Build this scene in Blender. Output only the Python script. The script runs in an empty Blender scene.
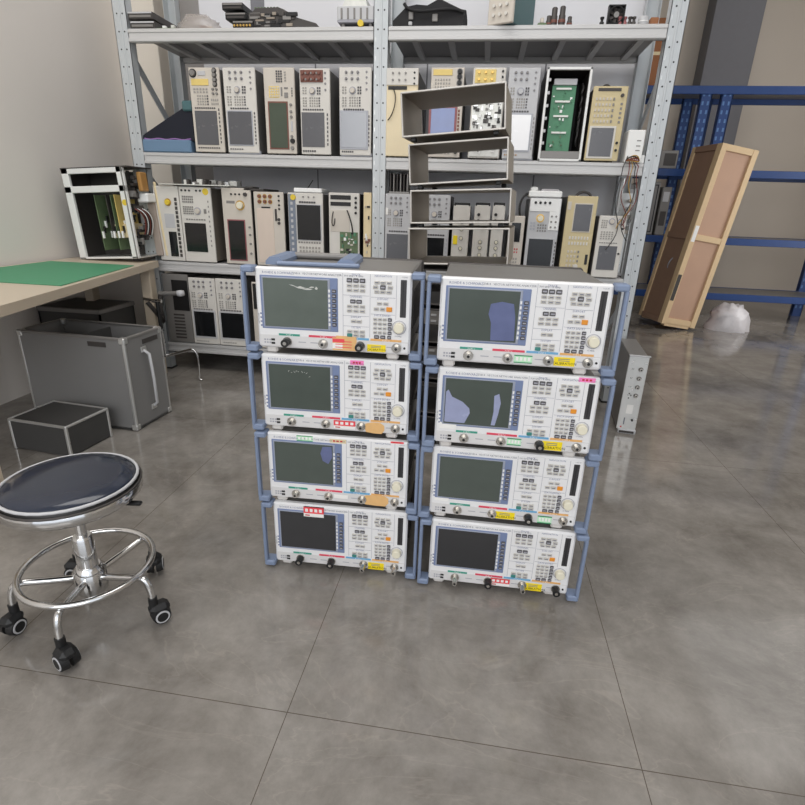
import bpy, math, random
from mathutils import Vector, Matrix

# ------------------------------------------------------------------ camera, world, light
C = bpy.context.scene.collection
SC = bpy.context.scene
F, PI_, RO, YA, CH = 525.38, 0.36103, 0.03406, 0.13613, 1.13448
fw = Vector((-math.sin(YA) * math.cos(PI_), math.cos(YA) * math.cos(PI_), -math.sin(PI_)))
r0 = Vector((math.cos(YA), math.sin(YA), 0))
u0 = r0.cross(fw)
rr = math.cos(RO) * r0 + math.sin(RO) * u0
uu = -math.sin(RO) * r0 + math.cos(RO) * u0
cam = bpy.data.cameras.new('camera')
cam.sensor_width = 36
cam.lens = F / 805 * 36
cam.clip_start = 0.02
co = bpy.data.objects.new('camera', cam)
C.objects.link(co)
m3 = Matrix((rr, uu, -fw)).transposed()
co.matrix_world = Matrix.Translation((0, 0, CH)) @ m3.to_4x4()
SC.camera = co

def at(px, py, Y):
    d = fw + rr * ((px - 402.5) / F) - uu * ((py - 402.5) / F)
    return Vector((0, 0, CH)) + d * (Y / d.y)
def onz(px, py, z):
    d = fw + rr * ((px - 402.5) / F) - uu * ((py - 402.5) / F)
    return Vector((0, 0, CH)) + d * ((z - CH) / d.z)

W_ = bpy.data.worlds.new('world')
SC.world = W_
W_.use_nodes = True
W_.node_tree.nodes['Background'].inputs[0].default_value = (0.88, 0.93, 1.0, 1)
W_.node_tree.nodes['Background'].inputs[1].default_value = 1.32

def area(name, loc, target, sx, sy, power, col=(1, 1, 1)):
    l = bpy.data.lights.new(name, 'AREA')
    l.shape = 'RECTANGLE'; l.size = sx; l.size_y = sy; l.energy = power; l.color = col
    o = bpy.data.objects.new(name, l)
    C.objects.link(o)
    o.location = loc
    o.rotation_euler = (Vector(target) - Vector(loc)).to_track_quat('-Z', 'Y').to_euler()
    return o
area('shopfront_daylight', (-0.4, -2.6, 2.25), (-0.1, 1.6, 0.6), 3.6, 1.5, 70, (1.0, 0.985, 0.96))
area('added_ceiling_light', (-0.7, 1.6, 4.4), (-0.7, 1.9, 0), 3.2, 1.6, 70, (1.0, 0.98, 0.95))  # unseen ceiling lamp, added to brighten the tops and the rack
area('added_ceiling_light', (4.1, 5.6, 4.4), (3.6, 5.6, 0), 2.4, 3.4, 45, (1.0, 0.98, 0.95))  # second unseen lamp, added to lift the far right side
area('side_window_daylight', (4.8, 4.6, 1.5), (0, 4.6, 1.2), 1.8, 2.2, 45, (1.0, 0.98, 0.95))
SC.view_settings.view_transform = 'Standard'
SC.view_settings.look = 'None'
SC.view_settings.gamma = 1
SC.view_settings.use_curve_mapping = False
SC.view_settings.exposure = -0.06

# ------------------------------------------------------------------ materials
def lin(c):
    return tuple((x / 255 / 12.92) if x / 255 <= 0.04045 else ((x / 255 + 0.055) / 1.055) ** 2.4 for x in c)
MATS = {}
def mat(name, rgb, rough=0.5, metal=0.0, var=0.08, scale=18, spec=0.5, bump=0.0, alpha=1.0):
    if name in MATS: return MATS[name]
    m = bpy.data.materials.new(name); m.use_nodes = True
    nt = m.node_tree; b = nt.nodes['Principled BSDF']
    tc = nt.nodes.new('ShaderNodeTexCoord'); nz = nt.nodes.new('ShaderNodeTexNoise')
    nz.inputs['Scale'].default_value = scale; nz.inputs['Detail'].default_value = 5
    nt.links.new(tc.outputs['Object'], nz.inputs['Vector'])
    mx = nt.nodes.new('ShaderNodeMix'); mx.data_type = 'RGBA'
    l = lin(rgb)
    mx.inputs[6].default_value = tuple(max(0, x * (1 - var)) for x in l) + (1,)
    mx.inputs[7].default_value = tuple(min(1, x * (1 + var)) for x in l) + (1,)
    nt.links.new(nz.outputs['Fac'], mx.inputs[0])
    nt.links.new(mx.outputs[2], b.inputs['Base Color'])
    mr = nt.nodes.new('ShaderNodeMapRange')
    mr.inputs['To Min'].default_value = max(0.02, rough - 0.08); mr.inputs['To Max'].default_value = min(1, rough + 0.08)
    nt.links.new(nz.outputs['Fac'], mr.inputs['Value']); nt.links.new(mr.outputs['Result'], b.inputs['Roughness'])
    b.inputs['Metallic'].default_value = metal
    b.inputs['Specular IOR Level'].default_value = spec
    b.inputs['Alpha'].default_value = alpha
    if bump:
        bp = nt.nodes.new('ShaderNodeBump'); bp.inputs['Strength'].default_value = bump; bp.inputs['Distance'].default_value = 0.004
        nt.links.new(nz.outputs['Fac'], bp.inputs['Height']); nt.links.new(bp.outputs['Normal'], b.inputs['Normal'])
    MATS[name] = m
    return m

mat('panel_white', (230, 229, 229), 0.42, var=0.04, scale=9)
mat('panel_lower', (214, 212, 211), 0.42, var=0.06, scale=9)
mat('case_grey', (132, 129, 126), 0.45, 0.25, var=0.10, scale=7)
mat('case_dark', (70, 66, 64), 0.5, 0.2, var=0.15, scale=7)
mat('handle_blue', (124, 138, 164), 0.45, var=0.07)
mat('bezel_blue', (118, 132, 166), 0.4, var=0.05)
mat('bezel_inner', (150, 156, 172), 0.4, var=0.05)  # paler inner frame of the bezel
mat('key_white', (196, 192, 184), 0.45, var=0.02)
mat('key_dark', (78, 76, 78), 0.45, var=0.05)
mat('key_orange', (226, 146, 44), 0.4, var=0.05)
mat('key_teal', (58, 130, 122), 0.4, var=0.05)
mat('ink_grey', (120, 122, 132), 0.6, var=0)
mat('ink_line', (160, 160, 168), 0.6, var=0)
mat('ink_blue', (124, 130, 158), 0.6, var=0)
mat('ink_black', (28, 28, 30), 0.6, var=0)
mat('ink_white', (240, 240, 238), 0.6, var=0)
mat('ink_red', (190, 40, 50), 0.6, var=0)
mat('ink_green', (40, 140, 90), 0.6, var=0)
mat('stripe_green', (60, 150, 130), 0.5, var=0.03)
mat('stripe_red', (216, 70, 92), 0.5, var=0.03)
mat('stripe_blue', (110, 168, 206), 0.5, var=0.03)
mat('stripe_orange', (226, 172, 106), 0.5, var=0.03)
mat('slot_black', (52, 50, 52), 0.5, var=0.1)
mat('black', (22, 21, 22), 0.5, var=0.2)
mat('black_rubber', (24, 24, 25), 0.55, var=0.2)
mat('cream_knob', (228, 222, 200), 0.4, var=0.03)
mat('metal_chrome', (215, 215, 215), 0.12, 1.0, var=0.03)
mat('metal_connector', (190, 186, 180), 0.25, 1.0, var=0.05)
mat('foot_white', (208, 204, 200), 0.5, var=0.04)
mat('sticker_yellow', (244, 218, 22), 0.45, var=0.04)
mat('sticker_pink', (244, 130, 190), 0.45, var=0.04)
mat('sticker_red', (232, 76, 84), 0.45, var=0.04)
mat('sticker_orange', (226, 180, 120), 0.5, var=0.12, scale=60)
mat('sticker_white', (238, 236, 232), 0.5, var=0.04)
mat('sticker_green', (190, 232, 196), 0.5, var=0.04)
mat('sticker_beige', (226, 208, 168), 0.5, var=0.04)
mat('patch_lavender', (96, 104, 142), 0.22, var=0.16, scale=30)  # lavender for the patches laid over two screens
mat('scratch_white', (196, 196, 190), 0.5, var=0.2, scale=80)
mat('post_grey', (192, 196, 198), 0.4, 0.15, var=0.06, scale=14)
mat('beam_grey', (198, 197, 196), 0.4, 0.1, var=0.04, scale=5)
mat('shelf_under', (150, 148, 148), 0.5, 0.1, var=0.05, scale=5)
mat('beige', (204, 196, 185), 0.5, var=0.05)
mat('beige_warm', (204, 188, 146), 0.5, var=0.05)
mat('beige_light', (213, 209, 202), 0.5, var=0.05)
mat('cream_plate', (232, 216, 182), 0.55, var=0.05)
mat('blue_grey', (172, 174, 182), 0.45, var=0.05)
mat('plate_pink', (214, 198, 184), 0.55, var=0.05)
mat('slate', (122, 130, 144), 0.5, var=0.06)
mat('plate_brown', (168, 154, 144), 0.5, var=0.08)
mat('pad_grey', (158, 154, 148), 0.5, var=0.05)
mat('alu_bright', (236, 236, 234), 0.35, 0.2, var=0.04)
mat('lattice_blue', (86, 124, 176), 0.5, var=0.05)
mat('light_grey', (190, 190, 192), 0.45, var=0.05)
mat('red_frame', (146, 88, 90), 0.5, var=0.1)
mat('red_brown', (120, 74, 62), 0.5, var=0.2, scale=50)
mat('screen_grey', (92, 92, 96), 0.25, var=0.05)
mat('screen_black', (26, 27, 29), 0.12, var=0.2)
mat('screen_green', (70, 80, 66), 0.2, var=0.15, scale=12)
mat('screen_pale_reflection', (168, 171, 178), 0.2, var=0.08, scale=6)  # reflected window and ceiling put into the screen colour
mat('screen_white', (244, 244, 246), 0.25, var=0.03)  # one plain white over the whole screen
mat('screen_blue_reflection', (112, 128, 176), 0.2, var=0.25, scale=9)  # bluish glass reflection put into the screen colour
mat('pcb_green', (78, 136, 102), 0.5, var=0.15, scale=40)
mat('pcb_dull', (98, 116, 84), 0.5, var=0.2, scale=40)
mat('pcb_white', (214, 214, 208), 0.4, 0.2, var=0.15, scale=40)
mat('yellow_label', (226, 200, 120), 0.5, var=0.1)
mat('yellow_dot', (226, 196, 60), 0.5, var=0.05)
mat('brass', (196, 160, 90), 0.35, 0.8, var=0.1)
mat('orange_tape', (176, 130, 72), 0.5, var=0.1)
mat('desk_beige', (198, 184, 164), 0.45, var=0.05, scale=6)
mat('mat_green', (74, 146, 108), 0.6, var=0.12, scale=14)
mat('bin_grey', (132, 131, 130), 0.5, 0.15, var=0.06, scale=8)
mat('bin_dark', (66, 65, 64), 0.7, var=0.1)
mat('alu', (214, 214, 212), 0.3, 0.75, var=0.06)
mat('shell_grey', (150, 140, 128), 0.5, 0.3, var=0.12, scale=8)
mat('shell_edge', (196, 192, 186), 0.4, 0.3, var=0.05)
mat('vinyl_navy', (40, 46, 60), 0.12, var=0.2, scale=8)
mat('bag_black', (26, 25, 27), 0.75, var=0.3, scale=40, bump=0.5)
mat('cloth_navy', (26, 28, 40), 0.85, var=0.3, scale=50)
mat('tray_blue', (104, 132, 160), 0.5, var=0.05)
mat('purple_trim', (150, 110, 170), 0.6, var=0.1)
mat('wood_pine', (216, 188, 148), 0.6, var=0.1, scale=10)
mat('wood_shaded', (150, 120, 100), 0.6, var=0.14, scale=8)  # darker wood colour standing for shade on the crate's left side
mat('plywood', (188, 152, 128), 0.6, var=0.1, scale=5)
mat('cardboard', (150, 98, 62), 0.7, var=0.08, scale=6)
mat('rack_blue', (34, 66, 122), 0.4, var=0.1)
mat('plastic_bag', (208, 204, 206), 0.3, var=0.1, scale=25, bump=0.4)
mat('wire_red', (116, 52, 44), 0.5, var=0.1)
mat('wire_yellow', (176, 140, 70), 0.5, var=0.1)
mat('wire_black', (34, 32, 32), 0.5, var=0.1)
mat('teal_case', (70, 104, 108), 0.5, var=0.08)
mat('wall_grey', (226, 220, 214), 0.8, var=0.03, scale=2)
mat('wall_beige', (206, 196, 184), 0.8, var=0.03, scale=2)
mat('pillar_cream', (226, 218, 206), 0.8, var=0.02, scale=2)
mat('wall_dim', (172, 168, 166), 0.8, var=0.03, scale=2)
mat('board_white', (218, 218, 222), 0.45, var=0.03, scale=2)
mat('trim_grey', (118, 118, 124), 0.5, var=0.05)
mat('ceiling_white', (232, 230, 226), 0.8, var=0.02)

def screen_glass(name, rgb, rough):
    m = mat(name, rgb, rough, var=0.18, scale=14)
    return m
screen_glass('glass_lcd', (72, 80, 74), 0.16)
screen_glass('glass_lcd_pale', (92, 100, 93), 0.2)
mat('patch_pale', (150, 156, 186), 0.25, var=0.14, scale=30)  # paler lavender for the patches on another screen
screen_glass('glass_lcd_dark', (44, 44, 46), 0.16)

def floor_material():
    m = bpy.data.materials.new('polished_stone_tile'); m.use_nodes = True
    nt = m.node_tree; N = nt.nodes; L = nt.links; b = N['Principled BSDF']
    tc = N.new('ShaderNodeTexCoord')
    n1 = N.new('ShaderNodeTexNoise'); n1.inputs['Scale'].default_value = 3.0; n1.inputs['Detail'].default_value = 11; n1.inputs['Roughness'].default_value = 0.72; n1.inputs['Distortion'].default_value = 0.2
    L.new(tc.outputs['Object'], n1.inputs['Vector'])
    cr = N.new('ShaderNodeValToRGB')
    cr.color_ramp.elements[0].position = 0.34; cr.color_ramp.elements[0].color = lin((108, 103, 97)) + (1,)
    cr.color_ramp.elements[1].position = 0.68; cr.color_ramp.elements[1].color = lin((152, 147, 141)) + (1,)
    L.new(n1.outputs['Fac'], cr.inputs['Fac'])
    # fine pale veins
    n2 = N.new('ShaderNodeTexNoise'); n2.inputs['Scale'].default_value = 2.6; n2.inputs['Detail'].default_value = 6; n2.inputs['Distortion'].default_value = 1.4
    mp = N.new('ShaderNodeMapping'); mp.inputs['Rotation'].default_value = (0, 0, 0.7); mp.inputs['Scale'].default_value = (0.7, 1.6, 1)
    L.new(tc.outputs['Object'], mp.inputs['Vector']); L.new(mp.outputs['Vector'], n2.inputs['Vector'])
    s = N.new('ShaderNodeMath'); s.operation = 'SUBTRACT'; s.inputs[1].default_value = 0.5; L.new(n2.outputs['Fac'], s.inputs[0])
    a = N.new('ShaderNodeMath'); a.operation = 'ABSOLUTE'; L.new(s.outputs[0], a.inputs[0])
    v = N.new('ShaderNodeMapRange'); v.inputs['From Min'].default_value = 0.0; v.inputs['From Max'].default_value = 0.008; v.inputs['To Min'].default_value = 0.3; v.inputs['To Max'].default_value = 0
    L.new(a.outputs[0], v.inputs['Value'])
    n3 = N.new('ShaderNodeTexNoise'); n3.inputs['Scale'].default_value = 3.0
    L.new(tc.outputs['Object'], n3.inputs['Vector'])
    vm = N.new('ShaderNodeMath'); vm.operation = 'MULTIPLY'; L.new(v.outputs['Result'], vm.inputs[0]); L.new(n3.outputs['Fac'], vm.inputs[1])
    mx = N.new('ShaderNodeMix'); mx.data_type = 'RGBA'; mx.inputs[7].default_value = lin((176, 168, 158)) + (1,)
    L.new(vm.outputs[0], mx.inputs[0]); L.new(cr.outputs['Color'], mx.inputs[6])
    # grout grid
    sx = N.new('ShaderNodeSeparateXYZ'); L.new(tc.outputs['Object'], sx.inputs[0])
    outs = []
    for k, (off, per) in enumerate(((0.368, 0.8035), (-0.8598 + 1.607 * 3 - 8.035 + 8.035, 1.607))):
        ad = N.new('ShaderNodeMath'); ad.inputs[1].default_value = off + 8.035; L.new(sx.outputs[k], ad.inputs[0])
        dv = N.new('ShaderNodeMath'); dv.operation = 'DIVIDE'; dv.inputs[1].default_value = per; L.new(ad.outputs[0], dv.inputs[0])
        fr = N.new('ShaderNodeMath'); fr.operation = 'FRACT'; L.new(dv.outputs[0], fr.inputs[0])
        pg = N.new('ShaderNodeMath'); pg.operation = 'PINGPONG'; pg.inputs[1].default_value = 0.5; L.new(fr.outputs[0], pg.inputs[0])
        lt = N.new('ShaderNodeMath'); lt.operation = 'LESS_THAN'; lt.inputs[1].default_value = 0.0013 if k == 0 else 0.0007; L.new(pg.outputs[0], lt.inputs[0])
        outs.append(lt)
    mxx = N.new('ShaderNodeMath'); mxx.operation = 'MAXIMUM'; L.new(outs[0].outputs[0], mxx.inputs[0]); L.new(outs[1].outputs[0], mxx.inputs[1])
    m2 = N.new('ShaderNodeMix'); m2.data_type = 'RGBA'; m2.inputs[7].default_value = lin((88, 80, 72)) + (1,)
    L.new(mxx.outputs[0], m2.inputs[0]); L.new(mx.outputs[2], m2.inputs[6])
    L.new(m2.outputs[2], b.inputs['Base Color'])
    rg = N.new('ShaderNodeMapRange'); rg.inputs['To Min'].default_value = 0.09; rg.inputs['To Max'].default_value = 0.15
    L.new(n1.outputs['Fac'], rg.inputs['Value']); L.new(rg.outputs['Result'], b.inputs['Roughness'])
    b.inputs['Specular IOR Level'].default_value = 0.5
    return m
MATS['floor'] = floor_material()

# ------------------------------------------------------------------ mesh builder
class MB:
    def __init__(s): s.v = []; s.f = []; s.m = []; s.sm = []; s.names = []
    def _mi(s, name):
        if name not in s.names: s.names.append(name)
        return s.names.index(name)
    def add(s, vs, fs, mt, smooth=False):
        o = len(s.v); s.v += [tuple(x) for x in vs]; k = s._mi(mt)
        for f in fs: s.f.append(tuple(i + o for i in f)); s.m.append(k); s.sm.append(smooth)
        return s
    def box(s, x0, x1, y0, y1, z0, z1, mt, bev=0.0, M=None):
        if x1 < x0: x0, x1 = x1, x0
        if y1 < y0: y0, y1 = y1, y0
        if z1 < z0: z0, z1 = z1, z0
        bev = min(bev, (x1 - x0) * .45, (y1 - y0) * .45, (z1 - z0) * .45)
        if bev <= 0:
            vs = [(x, y, z) for x in (x0, x1) for y in (y0, y1) for z in (z0, z1)]
            fs = [(0, 1, 3, 2), (4, 6, 7, 5), (0, 4, 5, 1), (2, 3, 7, 6), (0, 2, 6, 4), (1, 5, 7, 3)]
        else:
            vs = []; idx = {}
            for i, x in enumerate((x0, x1)):
                for j, y in enumerate((y0, y1)):
                    for k, z in enumerate((z0, z1)):
                        dx = bev if i == 0 else -bev; dy = bev if j == 0 else -bev; dz = bev if k == 0 else -bev
                        for ax, p in enumerate(((x, y + dy, z + dz), (x + dx, y, z + dz), (x + dx, y + dy, z))):
                            idx[(i, j, k, ax)] = len(vs); vs.append(p)
            I = lambda i, j, k, a: idx[(i, j, k, a)]
            fs = []
            for i in (0, 1):
                q = [I(i, 0, 0, 0), I(i, 1, 0, 0), I(i, 1, 1, 0), I(i, 0, 1, 0)]; fs.append(q if i else q[::-1])
                q = [I(0, i, 0, 1), I(1, i, 0, 1), I(1, i, 1, 1), I(0, i, 1, 1)]; fs.append(q[::-1] if i else q)
                q = [I(0, 0, i, 2), I(1, 0, i, 2), I(1, 1, i, 2), I(0, 1, i, 2)]; fs.append(q if i else q[::-1])
            for a in (0, 1):
                for c in (0, 1):
                    q = [I(a, c, 0, 0), I(a, c, 1, 0), I(a, c, 1, 1), I(a, c, 0, 1)]; fs.append(q if (a == c) else q[::-1])
                    q = [I(a, 0, c, 0), I(a, 1, c, 0), I(a, 1, c, 2), I(a, 0, c, 2)]; fs.append(q[::-1] if (a == c) else q)
                    q = [I(0, a, c, 1), I(1, a, c, 1), I(1, a, c, 2), I(0, a, c, 2)]; fs.append(q if (a == c) else q[::-1])
            for i in (0, 1):
                for j in (0, 1):
                    for k in (0, 1):
                        q = [I(i, j, k, 0), I(i, j, k, 1), I(i, j, k, 2)]; fs.append(q if (i + j + k) % 2 else q[::-1])
        if M is not None: vs = [M @ Vector(p) for p in vs]
        return s.add(vs, fs, mt)
    def cyl(s, p0, p1, r, mt, n=14, r2=None, caps=True):
        p0 = Vector(p0); p1 = Vector(p1); d = (p1 - p0).normalized()
        a = d.orthogonal().normalized(); b = d.cross(a); r2 = r if r2 is None else r2
        vs = []
        for k in range(n):
            t = 2 * math.pi * k / n; e = a * math.cos(t) + b * math.sin(t)
            vs += [p0 + e * r, p1 + e * r2]
        s.add(vs, [(2 * k, 2 * ((k + 1) % n), 2 * ((k + 1) % n) + 1, 2 * k + 1) for k in range(n)], mt, True)
        if caps:
            s.add(vs[0::2], [tuple(range(n))[::-1]], mt); s.add(vs[1::2], [tuple(range(n))], mt)
        return s
    def tube(s, path, r, mt, n=8, closed=False):
        P = [Vector(p) for p in path]; N = len(P); vs = []; a = None
        for i in range(N):
            if closed: t = (P[(i + 1) % N] - P[i - 1]).normalized()
            else: t = (P[min(i + 1, N - 1)] - P[max(i - 1, 0)]).normalized()
            a = t.orthogonal().normalized() if a is None else (a - t * a.dot(t)).normalized()
            b = t.cross(a); ri = r[i] if isinstance(r, (list, tuple)) else r
            for k in range(n):
                q = 2 * math.pi * k / n; vs.append(P[i] + (a * math.cos(q) + b * math.sin(q)) * ri)
        fs = []
        for i in range(N if closed else N - 1):
            j = (i + 1) % N
            for k in range(n): fs.append((i * n + k, i * n + (k + 1) % n, j * n + (k + 1) % n, j * n + k))
        s.add(vs, fs, mt, True)
        if not closed:
            s.add(vs[:n], [tuple(range(n))[::-1]], mt); s.add(vs[-n:], [tuple(range(n))], mt)
        return s
    def lathe(s, prof, mt, n=24, c=(0, 0, 0), smooth=True):
        vs = []; c = Vector(c)
        for (r, z) in prof:
            for k in range(n):
                q = 2 * math.pi * k / n; vs.append(c + Vector((r * math.cos(q), r * math.sin(q), z)))
        fs = [(i * n + k, i * n + (k + 1) % n, (i + 1) * n + (k + 1) % n, (i + 1) * n + k) for i in range(len(prof) - 1) for k in range(n)]
        s.add(vs, fs, mt, smooth)
        s.add(vs[:n], [tuple(range(n))[::-1]], mt); s.add(vs[-n:], [tuple(range(n))], mt)
        return s
    def poly(s, pts, y0, y1, mt):      # polygon in XZ extruded along Y
        n = len(pts)
        vs = [(x, y0, z) for x, z in pts] + [(x, y1, z) for x, z in pts]
        s.add(vs, [tuple(range(n)), tuple(range(n, 2 * n))[::-1]] + [(k, k + n, (k + 1) % n + n, (k + 1) % n) for k in range(n)], mt)
        return s
    def text(s, t, h, x, y, z, mt, align='L', up='z'):  # text in the XZ plane facing -Y
        vs, fs, w = text_mesh(t)
        dx = 0 if align == 'L' else -w * h / 2
        if up == 'z': s.add([(x + dx + a * h, y, z + b * h) for a, b in vs], fs, mt)
        else: s.add([(x - b * h, y, z + dx + a * h) for a, b in vs], fs, mt)
        return s
    def build(s, name, parent=None, key=None):
        me = bpy.data.meshes.new(name)
        me.from_pydata(s.v, [], s.f)
        for n in s.names: me.materials.append(MATS[n])
        me.polygons.foreach_set('material_index', s.m)
        me.polygons.foreach_set('use_smooth', s.sm)
        me.update()
        return link(name, me, parent)
def link(name, me, parent=None, loc=(0, 0, 0)):
    o = bpy.data.objects.new(name, me); C.objects.link(o)
    if parent is not None: o.parent = parent
    o.location = loc
    return o
_TX = {}
def text_mesh(t):
    if t in _TX: return _TX[t]
    cu = bpy.data.curves.new('lettering', 'FONT'); cu.body = t; cu.size = 1; cu.resolution_u = 1
    o = bpy.data.objects.new('lettering', cu); C.objects.link(o)
    dg = bpy.context.evaluated_depsgraph_get(); dg.update()
    me = bpy.data.meshes.new_from_object(o.evaluated_get(dg))
    vs = [(v.co.x, v.co.y) for v in me.vertices]; fs = [tuple(p.vertices) for p in me.polygons]
    w = max([v[0] for v in vs] or [0])
    bpy.data.objects.remove(o); bpy.data.meshes.remove(me); bpy.data.curves.remove(cu)
    _TX[t] = (vs, fs, w)
    return _TX[t]
def tag(o, label, cat, group=None, kind=None):
    o['label'] = label; o['category'] = cat
    if group: o['group'] = group
    if kind: o['kind'] = kind
    return o
def thing(name, label, cat, loc=(0, 0, 0), rz=0.0, group=None):
    o = bpy.data.objects.new(name, None); C.objects.link(o)
    o.empty_display_size = 0.05
    o.location = loc; o.rotation_euler = (0, 0, rz)
    return tag(o, label, cat, group)
def struct(name, mb):
    o = mb.build(name); o['kind'] = 'structure'; return o
def copy_tree(o, parent=None):
    c = o.copy(); C.objects.link(c)
    if parent is not None: c.parent = parent
    for ch in list(o.children): copy_tree(ch, c)
    return c
def cubic(a, b, c, d, n=12):
    a, b, c, d = map(Vector, (a, b, c, d)); out = []
    for i in range(n + 1):
        t = i / n; out.append(a * (1 - t) ** 3 + 3 * b * t * (1 - t) ** 2 + 3 * c * t * t * (1 - t) + d * t ** 3)
    return out

# ------------------------------------------------------------------ the setting
struct('floor', MB().box(-2.75, 5.2, -6.5, 8.7, -0.08, 0, 'floor'))
struct('wall_left', MB().box(-2.78, -2.62, -3.5, 8.7, 0, 4.5, 'wall_grey'))
struct('pillar_left', MB().box(-2.62, -2.325, 3.95, 4.25, 0, 4.5, 'pillar_cream', .004))
struct('wall_back', MB().box(-2.325, -1.9, 4.1, 4.2, 0, 4.5, 'wall_dim').box(-1.9, -1.87, 3.962, 4.1, 0, 4.5, 'wall_dim'))
pb = MB().box(-1.99, 0.862, 3.93, 3.96, 0, 4.5, 'board_white', .002)
for x in (-1.58,): pb.box(x - .045, x + .045, 3.922, 3.93, 2.02, 4.5, 'trim_grey')
for x in (-1.2, -.45, .3): pb.box(x - .004, x + .004, 3.928, 3.93, 0, 2.0, 'trim_grey')
struct('wall_partition', pb)
struct('trim_1', MB().box(0.862, 0.885, 3.92, 3.97, 0, 4.5, 'ink_white', .002))
struct('wall_far', MB().box(-2.62, 5.2, 8.5, 8.7, 0, 4.5, 'wall_beige'))
struct('pillar_right', MB().box(2.58, 3.15, 8.2, 8.5, 0, 4.5, 'trim_grey', .004))
struct('wall_right', MB().box(5.0, 5.2, -3.5, 8.5, 0, .45, 'wall_beige').box(5.0, 5.2, -3.5, 8.5, 2.7, 4.5, 'wall_beige')
       .box(5.0, 5.2, -3.5, 3.6, .45, 2.7, 'wall_beige').box(5.0, 5.2, 5.6, 8.5, .45, 2.7, 'wall_beige'))
struct('ceiling', MB().box(-2.78, 5.2, -1.2, 8.7, 4.5, 4.6, 'ceiling_white'))

# ------------------------------------------------------------------ storage rack
YF, YR = 3.272, 3.872
PX = (-2.136, -0.632, 0.864)
ZT, ZM, ZS, ZSR, ZL = 2.0166, 1.3824, 0.738, 0.768, 0.195
BH = 0.066
rack = thing('storage_rack', 'tall grey perforated steel storage rack of two bays holding rows of instruments', 'storage rack', (0, YF, 0))
def post(x, y0, sgn):
    m = MB(); w = .0405; H = 2.62
    m.box(x - w, x + w, y0, y0 + sgn * .003, 0.008, H, 'post_grey')
    for s in (-1, 1): m.box(x + s * w, x + s * (w - .003), y0, y0 + sgn * .06, 0.008, H, 'post_grey')
    m.box(x - .006, x + .006, y0 - sgn * .003, y0, 0.008, H, 'post_grey', .002)
    m.box(x - w - .006, x + w + .006, y0 - sgn * .006, y0 + sgn * .066, 0, .01, 'black_rubber')
    z = .1; k = 0
    while z < H - .05:
        for dx in (-.017, .017):
            zz = z + (.022 if dx > 0 and x > .5 else 0)
            m.cyl((x + dx, y0 + sgn * .001, zz), (x + dx, y0 - sgn * .0007, zz), .0045, 'black', 8)
        m.box(x - .03, x - .027, y0 - sgn * .001, y0, z + .03, z + .05, 'alu')
        z += .0865; k += 1
    m.build('post', rack)
for x in PX:
    post(x, 0, 1); post(x, .6, -1)
    if x != PX[1]:
        b = MB()
        for z0, z1 in ((1.94, 1.42), (1.3, .8), (.66, .24)):
            d = Vector((0, .54, z1 - z0)); M = Matrix.Translation((x, .03, z0)) @ d.to_track_quat('Y', 'Z').to_matrix().to_4x4()
            b.box(-.004, .004, 0, d.length, -.022, .022, 'post_grey', 0, M)
        b.build('brace', rack)
def shelf(x0, x1, z):
    m = MB()
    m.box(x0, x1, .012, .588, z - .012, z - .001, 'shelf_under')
    n = 7
    for i in range(n):
        x = x0 + (i + .6) * (x1 - x0) / n
        m.box(x - .016, x + .016, .03, .57, z - .032, z - .012, 'beam_grey')
    s = m.build('shelf_board', rack)
    for nm, a, b in (('front_beam', -.003, .03), ('rear_beam', .57, .603)):
        q = MB().box(x0, x1, a, b, z - (BH if a < .1 else .042), z, 'beam_grey', .003)
        if nm == 'front_beam':
            q.box(x0, x1, a - .004, a, z - BH + .003, z - BH + .02, 'beam_grey', .002)
            q.box(x0, x1, a - .004, a, z - .02, z - .003, 'beam_grey', .002)
        q.build(nm, rack)
e = .0405
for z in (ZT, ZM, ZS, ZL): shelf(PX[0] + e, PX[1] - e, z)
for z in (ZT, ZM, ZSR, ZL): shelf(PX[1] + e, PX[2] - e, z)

# ------------------------------------------------------------------ network analyzers (two stacks of four)
UW, UH, UP = 0.43, 0.2219, 0.2412
def UX(u): return u * UW
def VZ(v): return UH * (1 - v)
KEYM = {}
def key_mesh(w, h, mt, t=.004):
    k = (round(w, 4), round(h, 4), mt)
    if k not in KEYM:
        m = MB().box(-w / 2, w / 2, -t, 0, -h / 2, h / 2, mt, .0012)
        if mt in ('key_white', 'key_dark'):   # a short printed mark on each key
            m.box(-w * .34, w * .34, -t - .0002, -t, -h * .17, h * .17, 'ink_grey' if mt == 'key_white' else 'ink_line')
        me = bpy.data.meshes.new('key'); me.from_pydata(m.v, [], m.f)
        for n in m.names: me.materials.append(MATS[n])
        me.polygons.foreach_set('material_index', m.m)
        KEYM[k] = me
    return KEYM[k]

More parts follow.
